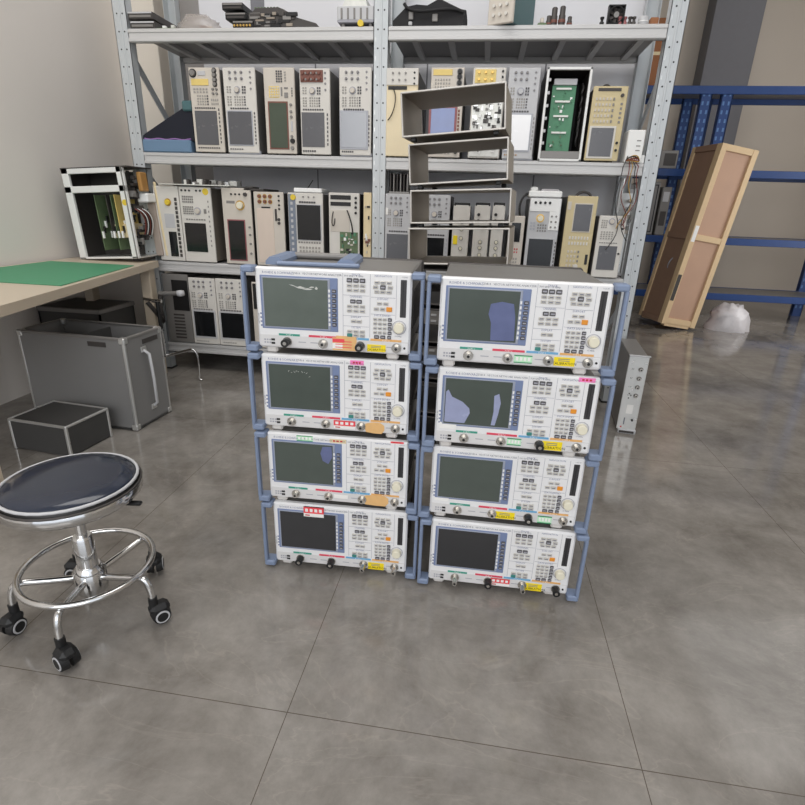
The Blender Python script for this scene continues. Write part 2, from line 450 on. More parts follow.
def make_analyzer(label):
    root = thing('network_analyzer', label, 'network analyzer', group='network analyzers in the two stacks')
    # case
    m = MB().box(.006, UW - .006, .012, .40, .006, UH - .006, 'case_grey', .004)
    m.box(.0, UW, .385, .415, .0, UH - .002, 'case_dark', .006)
    for sx in (.0045, UW - .0045):
        for k in range(9):
            m.box(sx - .0018, sx + .0018, .12 + k * .024, .132 + k * .024, .05, .16, 'case_dark')
    m.build('case', root)
    # front panel
    p = MB()
    p.box(0, UW, 0, .022, 0, UH, 'panel_white', .005)
    p.box(.006, UW - .004, -.0012, 0, .004, VZ(.835), 'panel_lower', .0005)
    yl = -.0004
    for u in (.567, .74): p.box(UX(u) - .0005, UX(u) + .0005, yl, 0, VZ(.80), VZ(.03), 'ink_line')
    p.box(UX(.905) - .0005, UX(.905) + .0005, yl, 0, VZ(.56), VZ(.03), 'ink_line')
    for v in (.29, .54, .67): p.box(UX(.567), UX(.735), yl, 0, VZ(v) - .0005, VZ(v) + .0005, 'ink_line')
    for v in (.30, .505): p.box(UX(.745), UX(.9), yl, 0, VZ(v) - .0005, VZ(v) + .0005, 'ink_line')
    yt = -.0007
    for t, u, v in (('TRACE', .65, .045), ('CHANNEL', .65, .305), ('DISPLAY', .65, .553), ('SYSTEM', .65, .682)):
        p.text(t, .0075, UX(u), yt, VZ(v) - .0025, 'ink_blue', 'C')
    for t, u, v in (('NAVIGATION', .82, .045), ('SUPPORT', .82, .318), ('DATA ENTRY', .82, .517)):
        p.text(t, .0075, UX(u), yt, VZ(v) - .0025, 'ink_blue', 'C')
    p.text('ROHDE & SCHWARZ', .0092, UX(.05), yt, VZ(.075), 'ink_blue')
    p.text('ZVB 8   VECTOR NETWORK ANALYZER   300 kHz - 8 GHz', .0075, UX(.25), yt, VZ(.07), 'ink_grey')
    p.text('1127.30', .005, UX(.935), yt, VZ(.055), 'ink_grey')
    for u0_, u1_, c, t, tc in ((.14, .28, 'stripe_green', 'PORT 1', 'ink_white'), (.34, .535, 'stripe_red', 'PORT 2', 'ink_white'),
                            (.545, .735, 'stripe_blue', 'PORT 3', 'ink_white'), (.745, .945, 'stripe_orange', 'PORT 4', 'ink_white')):
        p.box(UX(u0_), UX(u1_), -.0016, 0, VZ(.838), VZ(.812), c)
        p.text(t, .006, UX((u0_ + u1_) / 2), -.0019, VZ(.836), tc, 'C')
    p.text('NETWORK', .006, UX(.018), yt, VZ(.70), 'ink_grey', 'L', 'x')
    for k in range(4): p.box(UX(.022) + 0, UX(.022) + .006, yl, 0, VZ(.58 + k * .05), VZ(.56 + k * .05), 'ink_blue')
    p.text('10 MHz', .006, UX(.9), yt, VZ(.775), 'ink_grey')
    for k in range(6): p.box(UX(.04 + (k % 3) * .017), UX(.051 + (k % 3) * .017), -.0016, 0, VZ(.91 + (k // 3) * .035), VZ(.89 + (k // 3) * .035), 'ink_line')
    for u in (.27, .35, .52, .60, .77, .85): p.box(UX(u), UX(u + .05), -.0016, 0, VZ(.915), VZ(.905), 'ink_line')
    p.box(UX(.945), UX(.985), -.0022, 0, VZ(.965), VZ(.85), 'panel_white', .0005)
    p.cyl((UX(.966), -.004, VZ(.91)), (UX(.966), 0, VZ(.91)), .0032, 'ink_black', 10)
    fp = p.build('front_panel', root)
    # screen bezel, screen, soft keys
    m = MB().box(UX(.033), UX(.535), -.002, .001, VZ(.755), VZ(.095), 'bezel_blue', .003)
    m.box(UX(.045), UX(.487), -.0035, -.001, VZ(.738), VZ(.112), 'bezel_inner', .002)
    bz = m.build('screen_bezel', fp)
    MB().box(UX(.055), UX(.472), -.0045, -.002, VZ(.722), VZ(.125), 'glass_lcd', .0006).build('screen', fp)
    for k in range(8):
        v = .25 + k * .0588
        link('key', key_mesh(.0115, .0095, 'key_dark'), fp, (UX(.512), -.002, VZ(v)))
        bz_ = None
    m = MB()
    for k in range(8):
        v = .25 + k * .0588
        m.box(UX(.476), UX(.487), -.0048, -.003, VZ(v + .017), VZ(v - .017), 'panel_white')
    m.build('soft_key_marker', fp)
    def K(u, v, w, h, mt): link('key', key_mesh(w, h, mt), fp, (UX(u), 0, VZ(v)))
    for u in (.61, .651, .692):
        K(u, .11, .0145, .0115, 'key_dark')
        K(u, .172, .014, .0085, 'key_white'); K(u, .228, .014, .0085, 'key_white')
    for u in (.631, .671): K(u, .362, .0145, .0105, 'key_dark')
    for u in (.61, .651, .692):
        K(u, .422, .014, .0085, 'key_white'); K(u, .477, .014, .0085, 'key_white')
    for u in (.635, .672): K(u, .605, .014, .009, 'key_white')
    for u in (.61, .651, .692):
        K(u, .732, .014, .0085, 'key_white')
        K(u, .782, .0145, .0095, 'key_teal' if u == .61 else 'key_white')
    for dx in (-.038, 0, .038):
        K(.82 + dx, .122, .0135, .009, 'key_white'); K(.82 + dx, .232, .0135, .009, 'key_white')
    K(.82, .177, .0145, .0115, 'key_dark')
    for dx in (-.046, .046): K(.82 + dx, .177, .014, .0095, 'key_white')
    for u in (.80, .84): K(u, .372, .0135, .0085, 'key_white')
    for u in (.78, .82): K(u, .438, .0135, .009, 'key_white')
    K(.862, .438, .0155, .0125, 'key_orange')
    for r in range(4):
        for u in (.775, .805, .835): K(u, .565 + r * .055, .0102, .0085, 'key_white')
        K(.868, .565 + r * .055, .0105, .0095, 'key_dark')
    for u in (.785, .825, .866): K(u, .785, .0135 if u < .86 else .0105, .0095, 'key_dark')
    # drive slot
    MB().box(UX(.93), UX(.968), -.0012, .002, VZ(.53), VZ(.078), 'slot_black', .0008).box(UX(.945), UX(.949), -.002, 0, VZ(.50), VZ(.10), 'black').build('drive_slot', fp)
    # rotary knob
    m = MB()
    c = Vector((UX(.928), 0, VZ(.655)))
    m.cyl(c, c + Vector((0, -.0015, 0)), .0185, 'panel_lower', 24)
    m.tube([c + Vector((.0185 * math.cos(t * math.pi / 12), -.0015, .0185 * math.sin(t * math.pi / 12))) for t in range(24)], .0009, 'ink_line', 6, True)
    m.cyl(c, c + Vector((0, -.016, 0)), .0145, 'cream_knob', 24, .0132)
    m.cyl(c + Vector((0, -.016, 0)), c + Vector((0, -.0172, 0)), .0132, 'cream_knob', 24, .0115)
    m.build('rotary_knob', fp)
    # usb sockets
    m = MB()
    for v in (.895, .94): m.box(UX(.088), UX(.112), -.0025, 0, VZ(v + .013), VZ(v - .013), 'black')
    m.build('usb_sockets', fp)
    # feet
    for u in (.075, .885):
        for y in (.012, .33):
            MB().box(UX(u) - .017, UX(u) + .017, y, y + .03, -.0193, .006, 'foot_white', .005).build('foot', root)
    # side handles
    for s in (-1, 1):
        h = MB(); ex = 0 if s < 0 else UW
        X = lambda a: ex + s * a
        for z0, z1 in ((UH - .015, UH + .003), (-.012, .008)):
            h.box(X(-.001), X(.034), -.016, .026, z0, z1, 'handle_blue', .004)
        h.box(X(.024), X(.034), -.016, .004, .004, UH - .012, 'handle_blue', .003)
        h.build('side_handle', root)
    return root
def connectors(root, caps, long=()):
    fp = [c for c in root.children if c.name.startswith('front_panel')][0]
    for i, u in enumerate((.195, .435, .68, .915)):
        c = Vector((UX(u), -.001, VZ(.912)))
        m = MB()
        m.cyl(c, c + Vector((0, -.004, 0)), .0135, 'metal_connector', 18)
        if i in caps:
            m.cyl(c + Vector((0, -.004, 0)), c + Vector((0, -.026, 0)), .0105, 'black_rubber', 18, .0112)
            m.cyl(c + Vector((0, -.026, 0)), c + Vector((0, -.027, 0)), .005, 'metal_connector', 10)
            m.build('connector', fp)['label'] = 'test port under a black cap'
        else:
            L = .034 if i in long else .016
            m.cyl(c + Vector((0, -.004, 0)), c + Vector((0, -.008, 0)), .0105, 'metal_connector', 6)
            m.cyl(c + Vector((0, -.008, 0)), c + Vector((0, -L, 0)), .0078, 'metal_connector', 16)
            m.cyl(c + Vector((0, -L, 0)), c + Vector((0, -L - .0004, 0)), .004, 'black', 10)
            m.build('connector', fp)
def sticker(root, kind, u0_, v0, u1_, v1):
    fp = [c for c in root.children if c.name.startswith('front_panel')][0]
    m = MB(); y = -.0022 if v0 > .7 else -.0006
    if v0 > .7: y = -.0024
    if kind == 'red_white' and v0 < .2: y = -.0052
    x0, x1, z0, z1 = UX(u0_), UX(u1_), VZ(v1), VZ(v0); w, h = x1 - x0, z1 - z0
    lab = {'yellow': 'yellow calibration label with black print', 'pink': 'pink label', 'red_white': 'red and white label', 'orange': 'orange tape patch',
           'orange_red': 'orange red tape with label under it', 'green': 'white and green label', 'beige': 'beige label', 'red': 'red label', 'white': 'white strip label'}[kind]
    if kind == 'yellow':
        m.box(x0, x1, y, 0, z0, z1, 'sticker_yellow')
        for k in range(2): m.box(x0 + w * .2, x1 - w * .25, y - .0002, y, z0 + h * (.55 + k * .2), z0 + h * (.63 + k * .2), 'ink_grey')
        m.text('CALIBRATION', h * .42, (x0 + x1) / 2, y - .0003, z0 + h * .15, 'ink_black', 'C')
    elif kind == 'red_white':
        m.box(x0, x1, y, 0, z0, z1, 'sticker_white'); m.box(x0, x1, y - .0002, 0, z0 + h * .36, z1, 'sticker_red')
        for k in range(4): m.box(x0 + w * (.08 + k * .23), x0 + w * (.22 + k * .23), y - .0004, 0, z0 + h * .52, z0 + h * .84, 'sticker_white')
        m.box(x0 + w * .08, x0 + w * .3, y - .0004, 0, z0 + h * .1, z0 + h * .22, 'ink_red')
    elif kind == 'green':
        m.box(x0, x1, y, 0, z0, z1, 'sticker_green')
        for k in range(4): m.box(x0 + w * (.1 + k * .22), x0 + w * (.24 + k * .22), y - .0003, 0, z0 + h * .3, z0 + h * .75, 'sticker_white')
        m.box(x0, x1, y - .0003, 0, z0, z0 + h * .12, 'ink_green'); m.box(x0, x1, y - .0003, 0, z1 - h * .12, z1, 'ink_green')
    elif kind == 'orange_red':
        m.box(x0, x1, y, 0, z0, z1 - h * .12, 'sticker_orange'); m.box(x0 + w * .15, x1, y - .0003, 0, z1 - h * .15, z1, 'sticker_orange')
        m.box(x0, x0 + w * .5, y - .0004, 0, z0 + h * .55, z1 - h * .2, 'sticker_red')
        m.box(x0, x0 + w * .42, y - .0004, 0, z0 + h * .12, z0 + h * .5, 'sticker_white')
        for k in range(3): m.box(x0 + w * .12, x0 + w * .8, y - .0006, 0, z0 + h * (.2 + .2 * k), z0 + h * (.25 + .2 * k), 'sticker_red')
    elif kind == 'orange':
        n = 9; rnd = random.Random(u0_ * 99); pts = []
        for k in range(n):
            t = 2 * math.pi * k / n + .4; q = 1.25 + rnd.uniform(-.1, .1)
            pts.append((max(x0, min(x1, (x0 + x1) / 2 + w / 2 * q * math.cos(t))), max(z0, min(z1, (z0 + z1) / 2 + h / 2 * q * math.sin(t)))))
        m.poly(pts, y, 0, 'sticker_orange')
    else:
        m.box(x0, x1, y, 0, z0, z1, 'sticker_' + kind)
        if kind in ('pink', 'beige', 'red'):
            for k in range(3): m.box(x0 + w * (.2 + k * .22), x0 + w * (.34 + k * .22), y - .0003, 0, z0 + h * .3, z0 + h * .7, 'ink_red')
    m.build('sticker', fp)['label'] = lab
def screen_mark(root, name, pts, mt, lab):  # thin coloured polygon laid over the screen glass
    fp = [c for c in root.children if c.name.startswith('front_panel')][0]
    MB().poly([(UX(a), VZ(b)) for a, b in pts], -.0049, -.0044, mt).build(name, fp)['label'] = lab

proto = make_analyzer('x')
units = {}
UN = dict(L=[(-.606, 1.3805, .0354), (-.6021, 1.3762, .0391), (-.5966, 1.3705, .0365), (-.5909, 1.3698, .039)],
          R=[(-.0987, 1.3689, .0263), (-.093, 1.369, .0133), (-.0954, 1.377, .0101), (-.0861, 1.3716, .0139)])
ULAB = {
 'L1': 'white network analyzer with a white scuffed screen, top of the left stack',
 'L2': 'white network analyzer with pink label over its keys, second from top, left stack',
 'L3': 'white network analyzer with green label above its screen, third from top, left stack',
 'L4': 'white network analyzer with red label over its screen edge, bottom of the left stack',
 'R1': 'white network analyzer with one lavender screen patch, top of the right stack',
 'R2': 'white network analyzer with pink corner label and two lavender patches, in the right stack',
 'R3': 'white network analyzer with plain greenish screen, third from top of the right stack',
 'R4': 'white network analyzer with red and white port label, bottom of the right stack'}
first = True
for s in 'LR':
    for k in range(4):
        o = proto if first else copy_tree(proto); first = False
        x, y, a = UN[s][k]
        o.location = (x, y, .0193 + (3 - k) * UP); o.rotation_euler = (0, 0, a)
        o['label'] = ULAB[s + str(k + 1)]; units[s + str(k + 1)] = o
connectors(units['L1'], (0, 2)); connectors(units['L2'], ()); connectors(units['L3'], ()); connectors(units['L4'], (0, 1), (2, 3))
connectors(units['R1'], ()); connectors(units['R2'], (2,)); connectors(units['R3'], (2,)); connectors(units['R4'], (1, 3), (0, 2))
for n, kd, a, b, c, d in (
    ('L1', 'orange_red', .497, .80, .655, .985), ('L1', 'yellow', .725, .885, .845, .975),
    ('L2', 'pink', .605, .015, .695, .075), ('L2', 'red_white', .49, .85, .64, .965), ('L2', 'orange', .705, .845, .84, 1.0),
    ('L3', 'green', .215, .015, .33, .095), ('L3', 'beige', .45, .03, .565, .085), ('L3', 'red', .875, .0, .965, .025), ('L3', 'orange', .70, .83, .87, .995), ('L3', 'white', .475, .875, .575, .93),
    ('L4', 'red_white', .235, .02, .385, .175), ('L4', 'yellow', .715, .87, .835, .985),
    ('R1', 'green', .475, .87, .585, .965), ('R1', 'yellow', .715, .865, .84, .97),
    ('R2', 'pink', .865, .005, .965, .06), ('R2', 'white', .03, .715, .14, .80), ('R2', 'green', .475, .86, .565, .955), ('R2', 'yellow', .70, .86, .825, .98),
    ('R3', 'yellow', .46, .87, .59, .975), ('R3', 'green', .745, .87, .84, .98), ('R3', 'white', .03, .745, .13, .79),
    ('R4', 'red_white', .455, .85, .59, .97), ('R4', 'yellow', .70, .87, .82, .99)):
    sticker(units[n], kd, a, b, c, d)
def scratches(root, spots):
    fp = [c for c in root.children if c.name.startswith('front_panel')][0]
    m = MB(); rnd = random.Random(len(spots))
    for (u, v, w, h, a) in spots:
        pts = []
        for t, q in ((0, 1), (.8, .7), (1.7, 1), (2.6, .6), (3.3, 1), (4.2, .8), (5.3, .9)):
            dx = w / 2 * q * math.cos(t); dz = h / 2 * q * math.sin(t)
            pts.append((UX(u) + (dx * math.cos(a) - dz * math.sin(a)) * UW, VZ(v) + (dx * math.sin(a) + dz * math.cos(a)) * UW))
        m.poly(pts, -.0048, -.0044, 'scratch_white')
    m.build('screen_scratch', fp)['label'] = 'pale scuff marks on the screen'
scratches(units['L1'], [(.25, .205, .055, .006, -.25), (.30, .225, .07, .018, -.08), (.345, .24, .065, .012, .05), (.37, .215, .04, .01, .1), (.40, .225, .02, .022, 0)])
rnd = random.Random(5)
scratches(units['L2'], [(.19 + .018 * k + rnd.uniform(-.005, .005), .19 + .006 * k + rnd.uniform(-.02, .03), rnd.uniform(.01, .02), .003, rnd.uniform(-1, 1)) for k in range(9)])
screen_mark(units['R1'], 'screen_film', [(.305, .28), (.37, .25), (.44, .27), (.455, .42), (.462, .70), (.32, .71), (.315, .5), (.296, .4)], 'patch_lavender', 'lavender patch on the screen')  # the screen_film parts are plain coloured patches over the glass
screen_mark(units['R2'], 'screen_film', [(.06, .30), (.075, .27), (.10, .36), (.17, .42), (.215, .50), (.22, .56), (.19, .70), (.06, .70)], 'patch_pale', 'lavender patch at the left of the screen')
screen_mark(units['R2'], 'screen_film', [(.365, .31), (.395, .28), (.41, .40), (.40, .55), (.385, .70), (.36, .70), (.37, .52)], 'patch_pale', 'narrow lavender patch at the right of the screen')
screen_mark(units['L3'], 'screen_film', [(.40, .15), (.465, .14), (.468, .30), (.44, .40), (.40, .36), (.385, .25)], 'patch_lavender', 'lavender patch in the screen corner')
for n, gm_ in (('L4', 'glass_lcd_dark'), ('R4', 'glass_lcd_dark'), ('L1', 'glass_lcd_pale')):
    for c in units[n].children:
        for d in c.children:
            if d.name.startswith('screen') and not d.name.startswith(('screen_b', 'screen_s', 'screen_f')):
                d.data = d.data.copy(); d.data.materials[0] = MATS[gm_]

# loose handle lying on top of the left stack
zt = .0193 + 3 * UP + UH - .006
hd = thing('loose_handle', 'detached blue and grey instrument handle lying on top of the left stack', 'handle', (-.60, 1.47, zt), .10)
MB().tube([(.03, .20, .012), (.20, .20, .012)], .010, 'case_grey', 10).tube([(.03, .215, .011), (.20, .215, .011)], .009, 'case_grey', 10).build('grip', hd)
MB().box(.02, .26, .0, .02, .0, .012, 'handle_blue', .004).build('bar', hd)
for x0, x1 in ((-.015, .035), (.19, .245)):
    MB().poly([(x0, 0), (x1, 0), (x1, .012), (x1 - .012, .022), (x0 + .012, .022), (x0, .01)], .02, .215, 'handle_blue').build('end_bracket', hd)

# ------------------------------------------------------------------ upright instruments on the rack
YI = 3.262
class Inst:
    def __init__(s, name, label, cat, x0, x1, ytop, zs, base='beige', group=None, depth=.40, case='case_grey', y=YI, foot=False, panel=True, H=None, ext=0):
        a, b = at(x0, ytop, y), at(x1, ytop, y)
        s.w = (b - a).length; s.h = (H or (a.z - zs)); s.base = base
        s.r = thing(name, label, cat, (a.x, y, zs), 0, group)
        m = MB()
        z0 = 0.0
        m.box(.004, s.w - .004, .012, depth, z0 + .012, s.h - .004, case, .003)
        for xx in (.03, s.w - .03):
            for yy in (.04, depth - .05): m.box(xx - .012, xx + .012, yy, yy + .03, 0, .014, 'black_rubber')
        m.build('case', s.r)
        if panel:
            p = MB().box(0, s.w, 0, .014, .006, s.h, base, .003)
            if foot: p.box(.004, s.w + .004, .004, .03, 0, .02, 'blue_grey', .003)
            s.fp = p.build('front_panel', s.r)
        else: s.fp = s.r
    def X(s, u): return u * s.w
    def Z(s, v): return .006 + (s.h - .006) * (1 - v)
    def rect(s, name, u0, v0, u1, v1, mt, t=.003, bev=.001, lab=None):
        o = MB().box(s.X(u0), s.X(u1), -t, .001, s.Z(v1), s.Z(v0), mt, bev).build(name, s.fp)
        if lab: o['label'] = lab
        return s
    def grid(s, name, u0, v0, u1, v1, nx, ny, mt, fill=.62, t=.003, alt=None):
        m = MB(); du = (u1 - u0) / nx; dv = (v1 - v0) / ny
        for i in range(nx):
            for j in range(ny):
                u = u0 + du * (i + .5); v = v0 + dv * (j + .5)
                mm = alt if (alt and i == nx - 1) else mt
                m.box(s.X(u - du * fill / 2), s.X(u + du * fill / 2), -t, 0, s.Z(v + dv * fill / 2), s.Z(v - dv * fill / 2), mm, .0008)
        m.build(name, s.fp); return s
    def knob(s, name, u, v, r, mt, t=.012, ring=None, lab=None):
        m = MB(); c = Vector((s.X(u), 0, s.Z(v)))
        if ring: m.cyl(c, c + Vector((0, -.002, 0)), r * 1.35, ring, 16)
        m.cyl(c, c + Vector((0, -t, 0)), r, mt, 16, r * .88)
        m.build(name, s.fp); return s
    def knobs(s, name, us, vs, r, mt, t=.008, ring=None):
        for v in vs:
            for u in us: s.knob(name, u, v, r, mt, t, ring)
        return s
    def screen(s, u0, v0, u1, v1, mt, frame=None, fw_=.03):
        if frame:
            s.rect('screen_bezel', u0 - fw_, v0 - fw_ * .45, u1 + fw_, v1 + fw_ * .45, frame, .003)
            s.rect('screen', u0, v0, u1, v1, mt, .0045, .0006)
        else: s.rect('screen', u0, v0, u1, v1, mt, .003, .0006)
        return s
GM, GS, GL = 'instruments standing on the middle shelf', 'instruments standing on the third shelf', 'instruments on the lowest shelf'
def dial_family(i, top='brown', col='key_dark'):
    i.knobs('connector', (.22, .40, .58), (.055, .125), .0062, 'case_grey', .01, 'ink_line')
    i.knobs('socket', (.85,), (.05, .11, .17, .24), .0045, 'case_grey', .004, 'ink_line')
    i.grid('keypad', .08, .205, .24, .295, 2, 3, 'pad_grey')
    i.knob('rotary_knob', .42, .255, .0145, 'beige' if top == 'brown' else 'light_grey', .014, 'ink_line')
    i.grid('arrow_keys', .56, .205, .70, .30, 2, 3, 'key_dark', .7)
    i.grid('keypad', .08, .32, .24, .44, 2, 4, 'pad_grey')
    i.grid('keypad', .30, .32, .68, .44, 5, 4, 'pad_grey', .6, .003, 'key_dark')
    return i

UNIT = 'spectrum analyzer'
i = Inst('spectrum_analyzer', 'beige upright analyzer with yellow strip above its keys, beside the blue tray', UNIT, 187.8, 218.5, 67.4, ZM, 'beige', GM)
i.knob('rotary_knob', .14, .065, .017, 'case_grey', .014, 'ink_black').rect('display_strip', .3, .04, .55, .09, 'light_grey').rect('label_strip', .07, .13, .63, .205, 'yellow_label')
i.knobs('connector', (.84,), (.035, .085, .14, .19), .011, 'case_grey', .012, 'ink_black').knobs('connector', (.76, .88), (.25, .30), .007, 'case_grey', .01)
i.grid('keypad', .1, .23, .6, .3, 5, 2, 'pad_grey').grid('keypad', .2, .31, .6, .44, 5, 4, 'pad_grey', .6, .003, 'key_dark').grid('keypad', .66, .35, .92, .44, 4, 2, 'pad_grey')
i.grid('soft_key_row', .1, .455, .8, .48, 10, 1, 'key_dark', .7).screen(.09, .50, .82, .91, 'screen_grey').grid('soft_key_column', .87, .46, .93, .9, 1, 9, 'key_dark', .6)
i.grid('function_keys', .1, .935, .85, .96, 10, 1, 'key_dark', .7)

i = dial_family(Inst('spectrum_analyzer', 'beige upright analyzer with blue grey screen frame, second in the middle shelf row', UNIT, 222, 254.4, 67.4, ZM, 'beige_light', GM, foot=True))
i.grid('soft_key_row', .16, .455, .75, .48, 8, 1, 'key_dark', .75).screen(.08, .505, .82, .90, 'screen_grey', 'blue_grey').grid('soft_key_column', .89, .50, .95, .9, 1, 9, 'key_dark', .6)
i.grid('function_keys', .06, .945, .5, .965, 6, 1, 'key_dark', .7)

i = Inst('spectrum_analyzer', 'beige upright analyzer with rust framed greenish screen, third in the middle shelf row', UNIT, 262.7, 293.8, 67.4, ZM, 'beige', GM)
i.grid('keypad', .40, .03, .62, .17, 3, 5, 'key_dark', .7).grid('keypad', .66, .04, .75, .16, 1, 4, 'pad_grey').rect('mode_panel', .16, .21, .50, .34, 'yellow_label', .001).grid('keypad', .18, .215, .5, .335, 4, 4, 'beige', .7)
i.rect('bracket_mark', .55, .22, .60, .32, 'case_grey').rect('bracket_mark', .66, .22, .78, .24, 'case_grey').rect('bracket_mark', .66, .28, .78, .34, 'case_grey')
i.grid('key_column', .88, .22, .94, .33, 1, 4, 'case_grey', .7).screen(.15, .40, .72, .93, 'screen_green', 'red_brown', .04)
i.knobs('connector', (.86,), (.42, .5, .56, .79), .008, 'case_grey').knob('rotary_knob', .88, .845, .014, 'black', .014).rect('drive_slot', .84, .61, .9, .73, 'light_grey').knobs('connector', (.86,), (.93,), .011, 'case_grey')

i = dial_family(Inst('spectrum_analyzer', 'white upright analyzer with reddish brown connectors at its top, fourth in the middle shelf row', UNIT, 299, 329.6, 68.3, ZM, 'beige_light', GM))
i.rect('connector_plate', .04, .02, .78, .155, 'red_brown', .006).knobs('connector', (.12, .3, .48, .66), (.05, .115), .010, 'red_brown', .014, 'sticker_beige')
i.grid('soft_key_row', .08, .455, .78, .48, 9, 1, 'key_dark', .75).screen(.04, .50, .80, .91, 'screen_grey').grid('soft_key_column', .87, .50, .94, .9, 1, 8, 'key_dark', .6).grid('function_keys', .04, .945, .5, .975, 6, 1, 'key_dark', .75)

i = dial_family(Inst('spectrum_analyzer', 'upright analyzer with screen coloured like a pale reflection, left of the centre post, middle shelf', UNIT, 339, 371.6, 67.2, ZM, 'beige_light', GM, foot=True))
i.grid('soft_key_row', .12, .455, .78, .485, 9, 1, 'key_dark', .8).screen(.06, .50, .86, .91, 'screen_pale_reflection', 'blue_grey', .05).grid('soft_key_column', .91, .52, .96, .9, 1, 8, 'key_dark', .6).grid('function_keys', .06, .945, .45, .97, 6, 1, 'key_dark', .75)

i = Inst('stripped_instrument', 'upright instrument with bare cream plate and black lead, right of the centre post', 'instrument', 387, 418.8, 68.2, ZM, 'cream_plate', GM)
i.rect('connector_plate', 0, .0, 1.0, .185, 'beige_light', .006).knobs('connector', (.2, .4, .6), (.055, .13), .006, 'case_grey', .012, 'ink_line').knobs('socket', (.88,), (.05, .11, .17), .006, 'black', .008)
i.rect('slot', .05, .195, .65, .235, 'black')
MB().tube(cubic((i.X(.2), -.004, i.Z(.22)), (i.X(.4), -.03, i.Z(.3)), (i.X(.3), -.02, i.Z(.5)), (i.X(.06), -.004, i.Z(.58))), .003, 'wire_black', 6).build('cable', i.fp)

i = Inst('spectrum_analyzer', 'beige upright analyzer with yellow label and maroon framed screen, behind the topmost empty shell', UNIT, 431.7, 465, 67.4, ZM, 'beige', GM)
i.rect('label_strip', .06, .02, .64, .085, 'yellow_label').knobs('rotary_knob', (.86,), (.045, .1, .165), .012, 'black', .014, 'case_grey').grid('keypad', .1, .11, .6, .27, 6, 4, 'pad_grey', .5)
i.screen(.05, .44, .78, .77, 'screen_blue_reflection', 'red_frame', .07).grid('soft_key_column', .86, .45, .94, .78, 1, 8, 'red_brown', .7).grid('keypad', .06, .88, .7, .97, 6, 2, 'pad_grey', .6).knob('rotary_knob', .86, .93, .012, 'black')

def guts(m, x0, x1, z0, z1, y, seed, n=45, dk=('black', 'ink_white', 'case_grey', 'alu', 'pcb_dull'), mx=.02):
    rnd = random.Random(seed)
    for k in range(n):
        w, h, t = rnd.uniform(.004, mx), rnd.uniform(.004, mx), rnd.uniform(.003, .012)
        x, z = rnd.uniform(x0, x1 - w), rnd.uniform(z0, z1 - h)
        m.box(x, x + w, y - t, y, z, z + h, rnd.choice(dk))
    return m
i = Inst('stripped_instrument', 'opened upright analyzer with bare circuit boards, behind the empty shells', 'instrument', 473.8, 506.8, 67.4, ZM, 'beige_light', GM)
i.rect('connector_plate', .06, .02, .70, .165, 'yellow_label', .003).knobs('connector', (.18, .38, .58), (.055, .13), .0065, 'brass', .012, 'sticker_beige').knobs('socket', (.9,), (.04, .1, .16), .006, 'black')
guts(MB().box(i.X(.04), i.X(.96), -.004, 0, i.Z(.98), i.Z(.2), 'pcb_white'), i.X(.05), i.X(.95), i.Z(.97), i.Z(.22), -.004, 3, 110, ('black', 'black', 'ink_white', 'case_grey', 'alu', 'case_dark'), .022).build('circuit_board', i.fp)

i = dial_family(Inst('spectrum_analyzer', 'light grey upright analyzer with white screen on the middle shelf', UNIT, 509.6, 541.5, 67.4, ZM, 'light_grey', GM, foot=True), 'grey')
i.grid('soft_key_row', .08, .455, .75, .48, 8, 1, 'key_dark', .75).screen(.07, .505, .84, .90, 'screen_white', 'blue_grey', .04).grid('soft_key_column', .91, .52, .96, .9, 1, 8, 'case_grey', .6).grid('function_keys', .06, .945, .5, .965, 6, 1, 'orange_tape', .7)

# open white frame with green board
a, b = at(548, 66.8, YI), at(593.5, 66.8, YI)
fr = thing('instrument_chassis', 'white open instrument frame with a green circuit board inside on the middle shelf', 'instrument chassis', (a.x, YI, ZM), 0, GM)
w, h = b.x - a.x, a.z - ZM
m = MB(); t = .012
for x0, x1, z0, z1 in ((0, t, 0, h), (w - t, w, 0, h), (0, w, h - t, h), (0, w, 0, t)): m.box(x0, x1, 0, .02, z0, z1, 'ink_white', .002)
m.box(t, w - t, .0, .02, t, .05, 'case_grey', .002)
for k in range(6): m.box(t, t + .012, -.004, .01, .08 + k * .06, .095 + k * .06, 'light_grey', .001)
m.build('front_frame', fr)
MB().box(.002, .008, .02, .38, .004, h - .004, 'case_dark').box(w - .008, w - .002, .02, .38, .004, h - .004, 'case_dark').box(.002, w - .002, .37, .38, .004, h - .004, 'black').box(.002, w - .002, .02, .38, h - .008, h - .002, 'case_dark').box(.002, w - .002, .02, .38, .002, .008, 'case_dark').build('case', fr)
m = MB().box(.04, w - .065, .05, .06, .052, h - .075, 'pcb_green', .001).box(.045, w - .065, .04, .07, h - .075, h - .045, 'light_grey', .002)
for z in (.14, .22, .29, .35): m.box(.06, w - .09, .042, .05, z, z + .010, 'pcb_white', .001)
guts(m, .045, w - .075, .07, h - .1, .05, 11, 30, ('pcb_green', 'pcb_dull', 'ink_white'), .014)
m.build('circuit_board', fr)
m = MB()
for k in range(5): m.tube(cubic((w - .03, .04, .08 + k * .06), (w - .05, .02, .1 + k * .06), (w - .02, .02, .14 + k * .05), (w - .035, .05, .2 + k * .045), 8), .005, 'wire_black', 6)
m.build('cable', fr)['kind'] = 'stuff'

